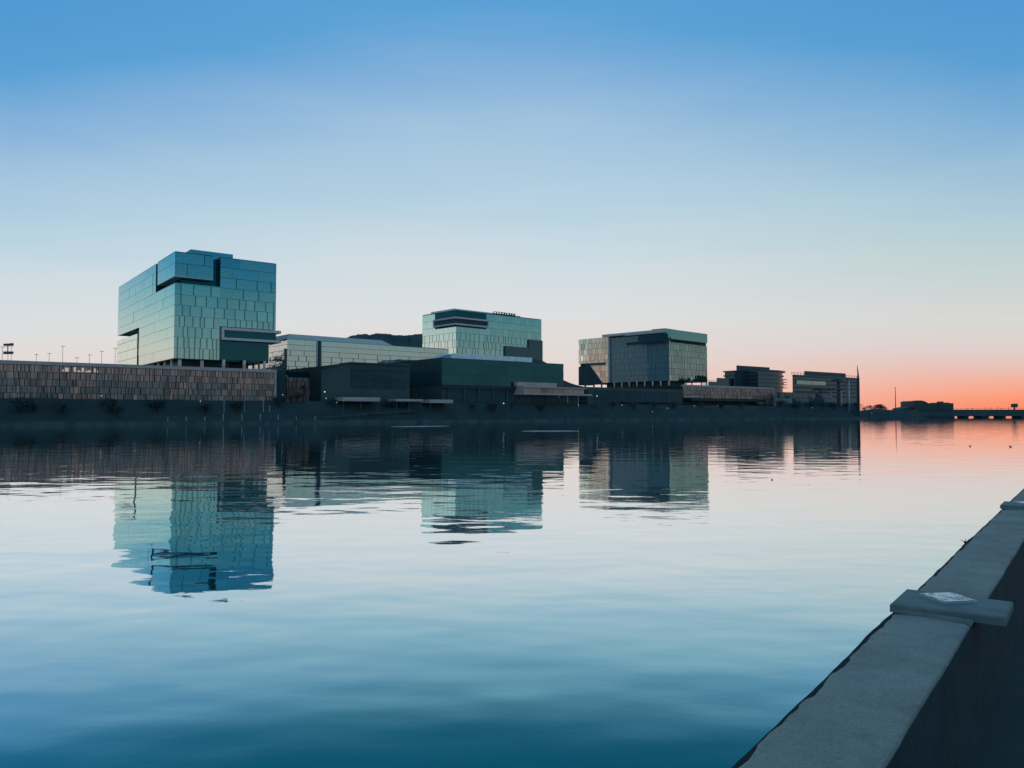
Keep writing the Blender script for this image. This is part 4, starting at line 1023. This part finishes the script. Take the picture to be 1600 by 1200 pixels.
def parapet():
    # local x along the wall, local y towards the water (left)
    e = empty('parapet_wall', (0, 0, 0), WA); tag(e, 'weathered grey concrete parapet running away along the near shore at lower right', 'parapet')
    R = random.Random(12); n = 900; s0, s1 = -3.0, 60.0
    yl, yr = .858, .518
    def wob(s, sd_, f): return sum(sin(s*f*k+sd_*k*1.7)/k for k in (1, 2.3, 4.1, 7.7))
    m = MB(); prev = None
    for i in range(n+1):
        s = s0+(s1-s0)*(i/n)**1.6
        chip = .004*wob(s, 1, 5)+.0035*wob(s, 3, 17)+(R.uniform(0, .006))
        L_ = yl+chip-.004
        zl = TOP-.004*abs(wob(s, 2, 9))
        Rr = yr+.0016*wob(s, 5, 6)
        sec = [(s, L_+.004, TOP-.05), (s, L_+.003, zl-.022), (s, L_-.012, zl-.004), (s, L_-.06, TOP), (s, (yl+yr)/2, TOP+.002), (s, Rr+.02, TOP), (s, Rr+.004, TOP-.004), (s, Rr, TOP-.012), (s, Rr-.0, TOP-.05)]
        if prev:
            for k in range(len(sec)-1): m.face([prev[k], prev[k+1], sec[k+1], sec[k]])
        prev = sec
    m.build('coping', M_par, e, True)
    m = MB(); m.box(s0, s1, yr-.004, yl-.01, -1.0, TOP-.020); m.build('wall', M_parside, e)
    # saw-cut joints and hairline cracks across the top
    R2 = random.Random(31)
    for sj in (6.1, 8.3, 12.4):
        m = MB(); pts = []
        for k in range(15):
            l = yr+.004+(yl-yr-.012)*k/14; pts.append((sj+(l-yr)*.22+R2.uniform(-.003,.003), l))
        for (xa, ya), (xb, yb) in zip(pts, pts[1:]):
            m.face([(xa-.0016, ya, TOP+.0034), (xa+.0016, ya, TOP+.0034), (xb+.0016, yb, TOP+.0034), (xb-.0016, yb, TOP+.0034)])
        m.build('crack', M_lip, e)
    # ragged dark lip of sealant under the water-side edge
    m = MB(); prev = None
    for i in range(500):
        s = s0+(24-s0)*(i/499)**1.2
        o = .010+.009*max(0, wob(s, 4, 1.9))+.004*abs(wob(s, 7, 6.5)); o = min(.034, o)
        if s > 7: o *= max(.3, 1-(s-7)/10)
        sec = [(s, yl-.03, TOP-.012), (s, yl+o*.7, TOP-.016), (s, yl+o, TOP-.035), (s, yl+o*.8, TOP-.075), (s, yl-.03, TOP-.11)]
        if prev:
            for k in range(4): m.face([prev[k], prev[k+1], sec[k+1], sec[k]])
        prev = sec
    m.build('edge_lip', M_lip, e, True)
parapet()

def tile_material():
    m, nt, out = mat('glazed_art_tile'); L = nt.links.new
    b = nt.nodes.new('ShaderNodeBsdfPrincipled'); L(b.outputs[0], out.inputs[0]); b.inputs['Roughness'].default_value = .3
    f = mapnoise(nt, 24, 4, .6); r = nt.nodes.new('ShaderNodeValToRGB'); cr = r.color_ramp
    cr.elements[0].position = .43; cr.elements[0].color = (.055,.085,.09,1); cr.elements[1].position = .52; cr.elements[1].color = (.92,.92,.86,1)
    el = cr.elements.new(.475); el.color = (.30,.36,.36,1)
    L(f, r.inputs[0]); L(r.outputs[0], b.inputs['Base Color']); return m
M_tile = tile_material()
M_tedge = pbr('tile_edge', (.5,.53,.52), .4)
M_block = pbr('cast_block_concrete', (.22,.24,.23), .8, vary=.22, scale=6, bump=.4, bscale=50, bdist=.003, spec=.3)
def cap_block(s, lab, lab2):
    org = (DW[0]*s+NW[0]*.622, DW[1]*s+NW[1]*.622)
    z = TOP+.002
    e = empty('cap_block', (org[0], org[1], z), WA); tag(e, lab, 'cap block', 'raised blocks across the parapet')
    # plan in local (x along wall, y to the water); bevelled slab, overhanging towards the path
    def ring(i, zz): return [(-.205+i, .248-i, zz), (.205-i, .248-i, zz), (.215-i, -.243+i, zz), (-.165+i, -.243+i, zz)]
    m = MB(); lv = [ring(.0, -.0), ring(0, .034), ring(.007, .042)]
    base = len(m.v)
    for r_ in lv: m.v += r_
    for a in range(2):
        for j in range(4):
            k = (j+1) % 4; m.f.append((a*4+j, a*4+k, (a+1)*4+k, (a+1)*4+j)); m.m.append(0); m.t.append(.5)
    m.f.append((8, 9, 10, 11)); m.f.append((3, 2, 1, 0)); m.m += [0,0]; m.t += [.5,.5]
    m.build('slab', M_block, e)
    # mortar fillet on the near side, dying away in a curve towards the path
    m = MB(); N_ = 14; prev = None
    for i in range(N_+1):
        f_ = i/N_; y = .245-.36*f_; w_ = .004+.045*max(0, (f_-.35))**1.3
        sec = [(-.205+.04*max(0,f_-.0)*0, y, .02), (-.205-w_, y, .0005)]
        if prev: m.face([prev[0], prev[1], sec[1], sec[0]])
        prev = sec
    m.build('mortar_fillet', M_block, e)
    
    
    c = (DW[0]*(s+.07)+NW[0]*.652, DW[1]*(s+.07)+NW[1]*.652)
    t = empty('art_tile', (c[0], c[1], z+.0425), WA+radians(45.5)); tag(t, lab2, 'tile', 'art tiles on the parapet blocks')
    h = .094
    m = MB(); m.box(-h, h, -h, h, 0, .010); m.build('tile_body', M_tedge, t)
    m = MB(); m.face([(-h+.004,-h+.004,.0122),(h-.004,-h+.004,.0122),(h-.004,h-.004,.0122),(-h+.004,h-.004,.0122)]); m.build('glazed_face', M_tile, t)
cap_block(4.465, 'nearest raised concrete block laid across the parapet, with a diamond-set tile', 'white and grey glazed tile set diamond-wise on the nearest parapet block')
cap_block(9.75, 'further raised concrete block across the parapet, at the right edge', 'white tile on the further parapet block, cut by the right edge of the picture')
# a twig stuck on the wall edge
def twig():
    s, l = 6.886, .862; x, y = DW[0]*s+NW[0]*l, DW[1]*s+NW[1]*l
    m = MB(); m.tube((x, y, TOP-.02), (x+.004, y, TOP+.028), .004, .002, 5); m.ball((x, y, TOP+.004), .012, .010, .009, k=7, h=4); m.tube((x, y, TOP+.01), (x-.03, y+.01, TOP+.02), .003, .002, 4)
    tag(m.build('twig', M_lip), 'tiny dark twig caught on the water-side edge of the parapet', 'twig')
twig()

# near shore: path behind the parapet, ground and an unseen rise added behind the viewer to darken low facade reflections
def near_ground():
    def P(s, l, z): return (DW[0]*s+NW[0]*l, DW[1]*s+NW[1]*l, z)
    m = MB(); m.face([P(-60,.525,TOP-.62), P(-60,-5,TOP-.62), P(120,-5,TOP-.62), P(120,.525,TOP-.62)])
    tag(m.build('path', M_path), 'dark paved path behind the parapet at lower right', 'path', kind='structure')
    m = MB(); m.face([P(-900,.485,TOP-.625), P(-900,-900,TOP-.625), P(900,-900,TOP-.625), P(900,.485,TOP-.625)])
    m.face([P(-900,.70,-1), P(-900,.485,TOP-.625), P(900,.485,TOP-.625), P(900,.70,-1)])
    tag(m.build('ground', M_bank), 'dark near bank behind the parapet', 'ground', kind='structure')
    R = random.Random(8); m = MB(); rows = []
    for i in range(121):
        s = -900+1800*i/120; h = 16+1.6*sin(i*.37)+1.0*sin(i*.93+1)+R.uniform(-.5,.5)
        rows.append([P(s,-70+R.uniform(-3,3),1.5), P(s,-100,h*.6), P(s,-135,h), P(s,-200,h*.8), P(s,-300,1.5)])
    for a, b in zip(rows, rows[1:]):
        for k in range(4): m.face([a[k], b[k], b[k+1], a[k+1]])
    tag(m.build('hills', M_hill), 'unseen rise added behind the viewer to darken low reflections', 'hill', kind='structure')
near_ground()
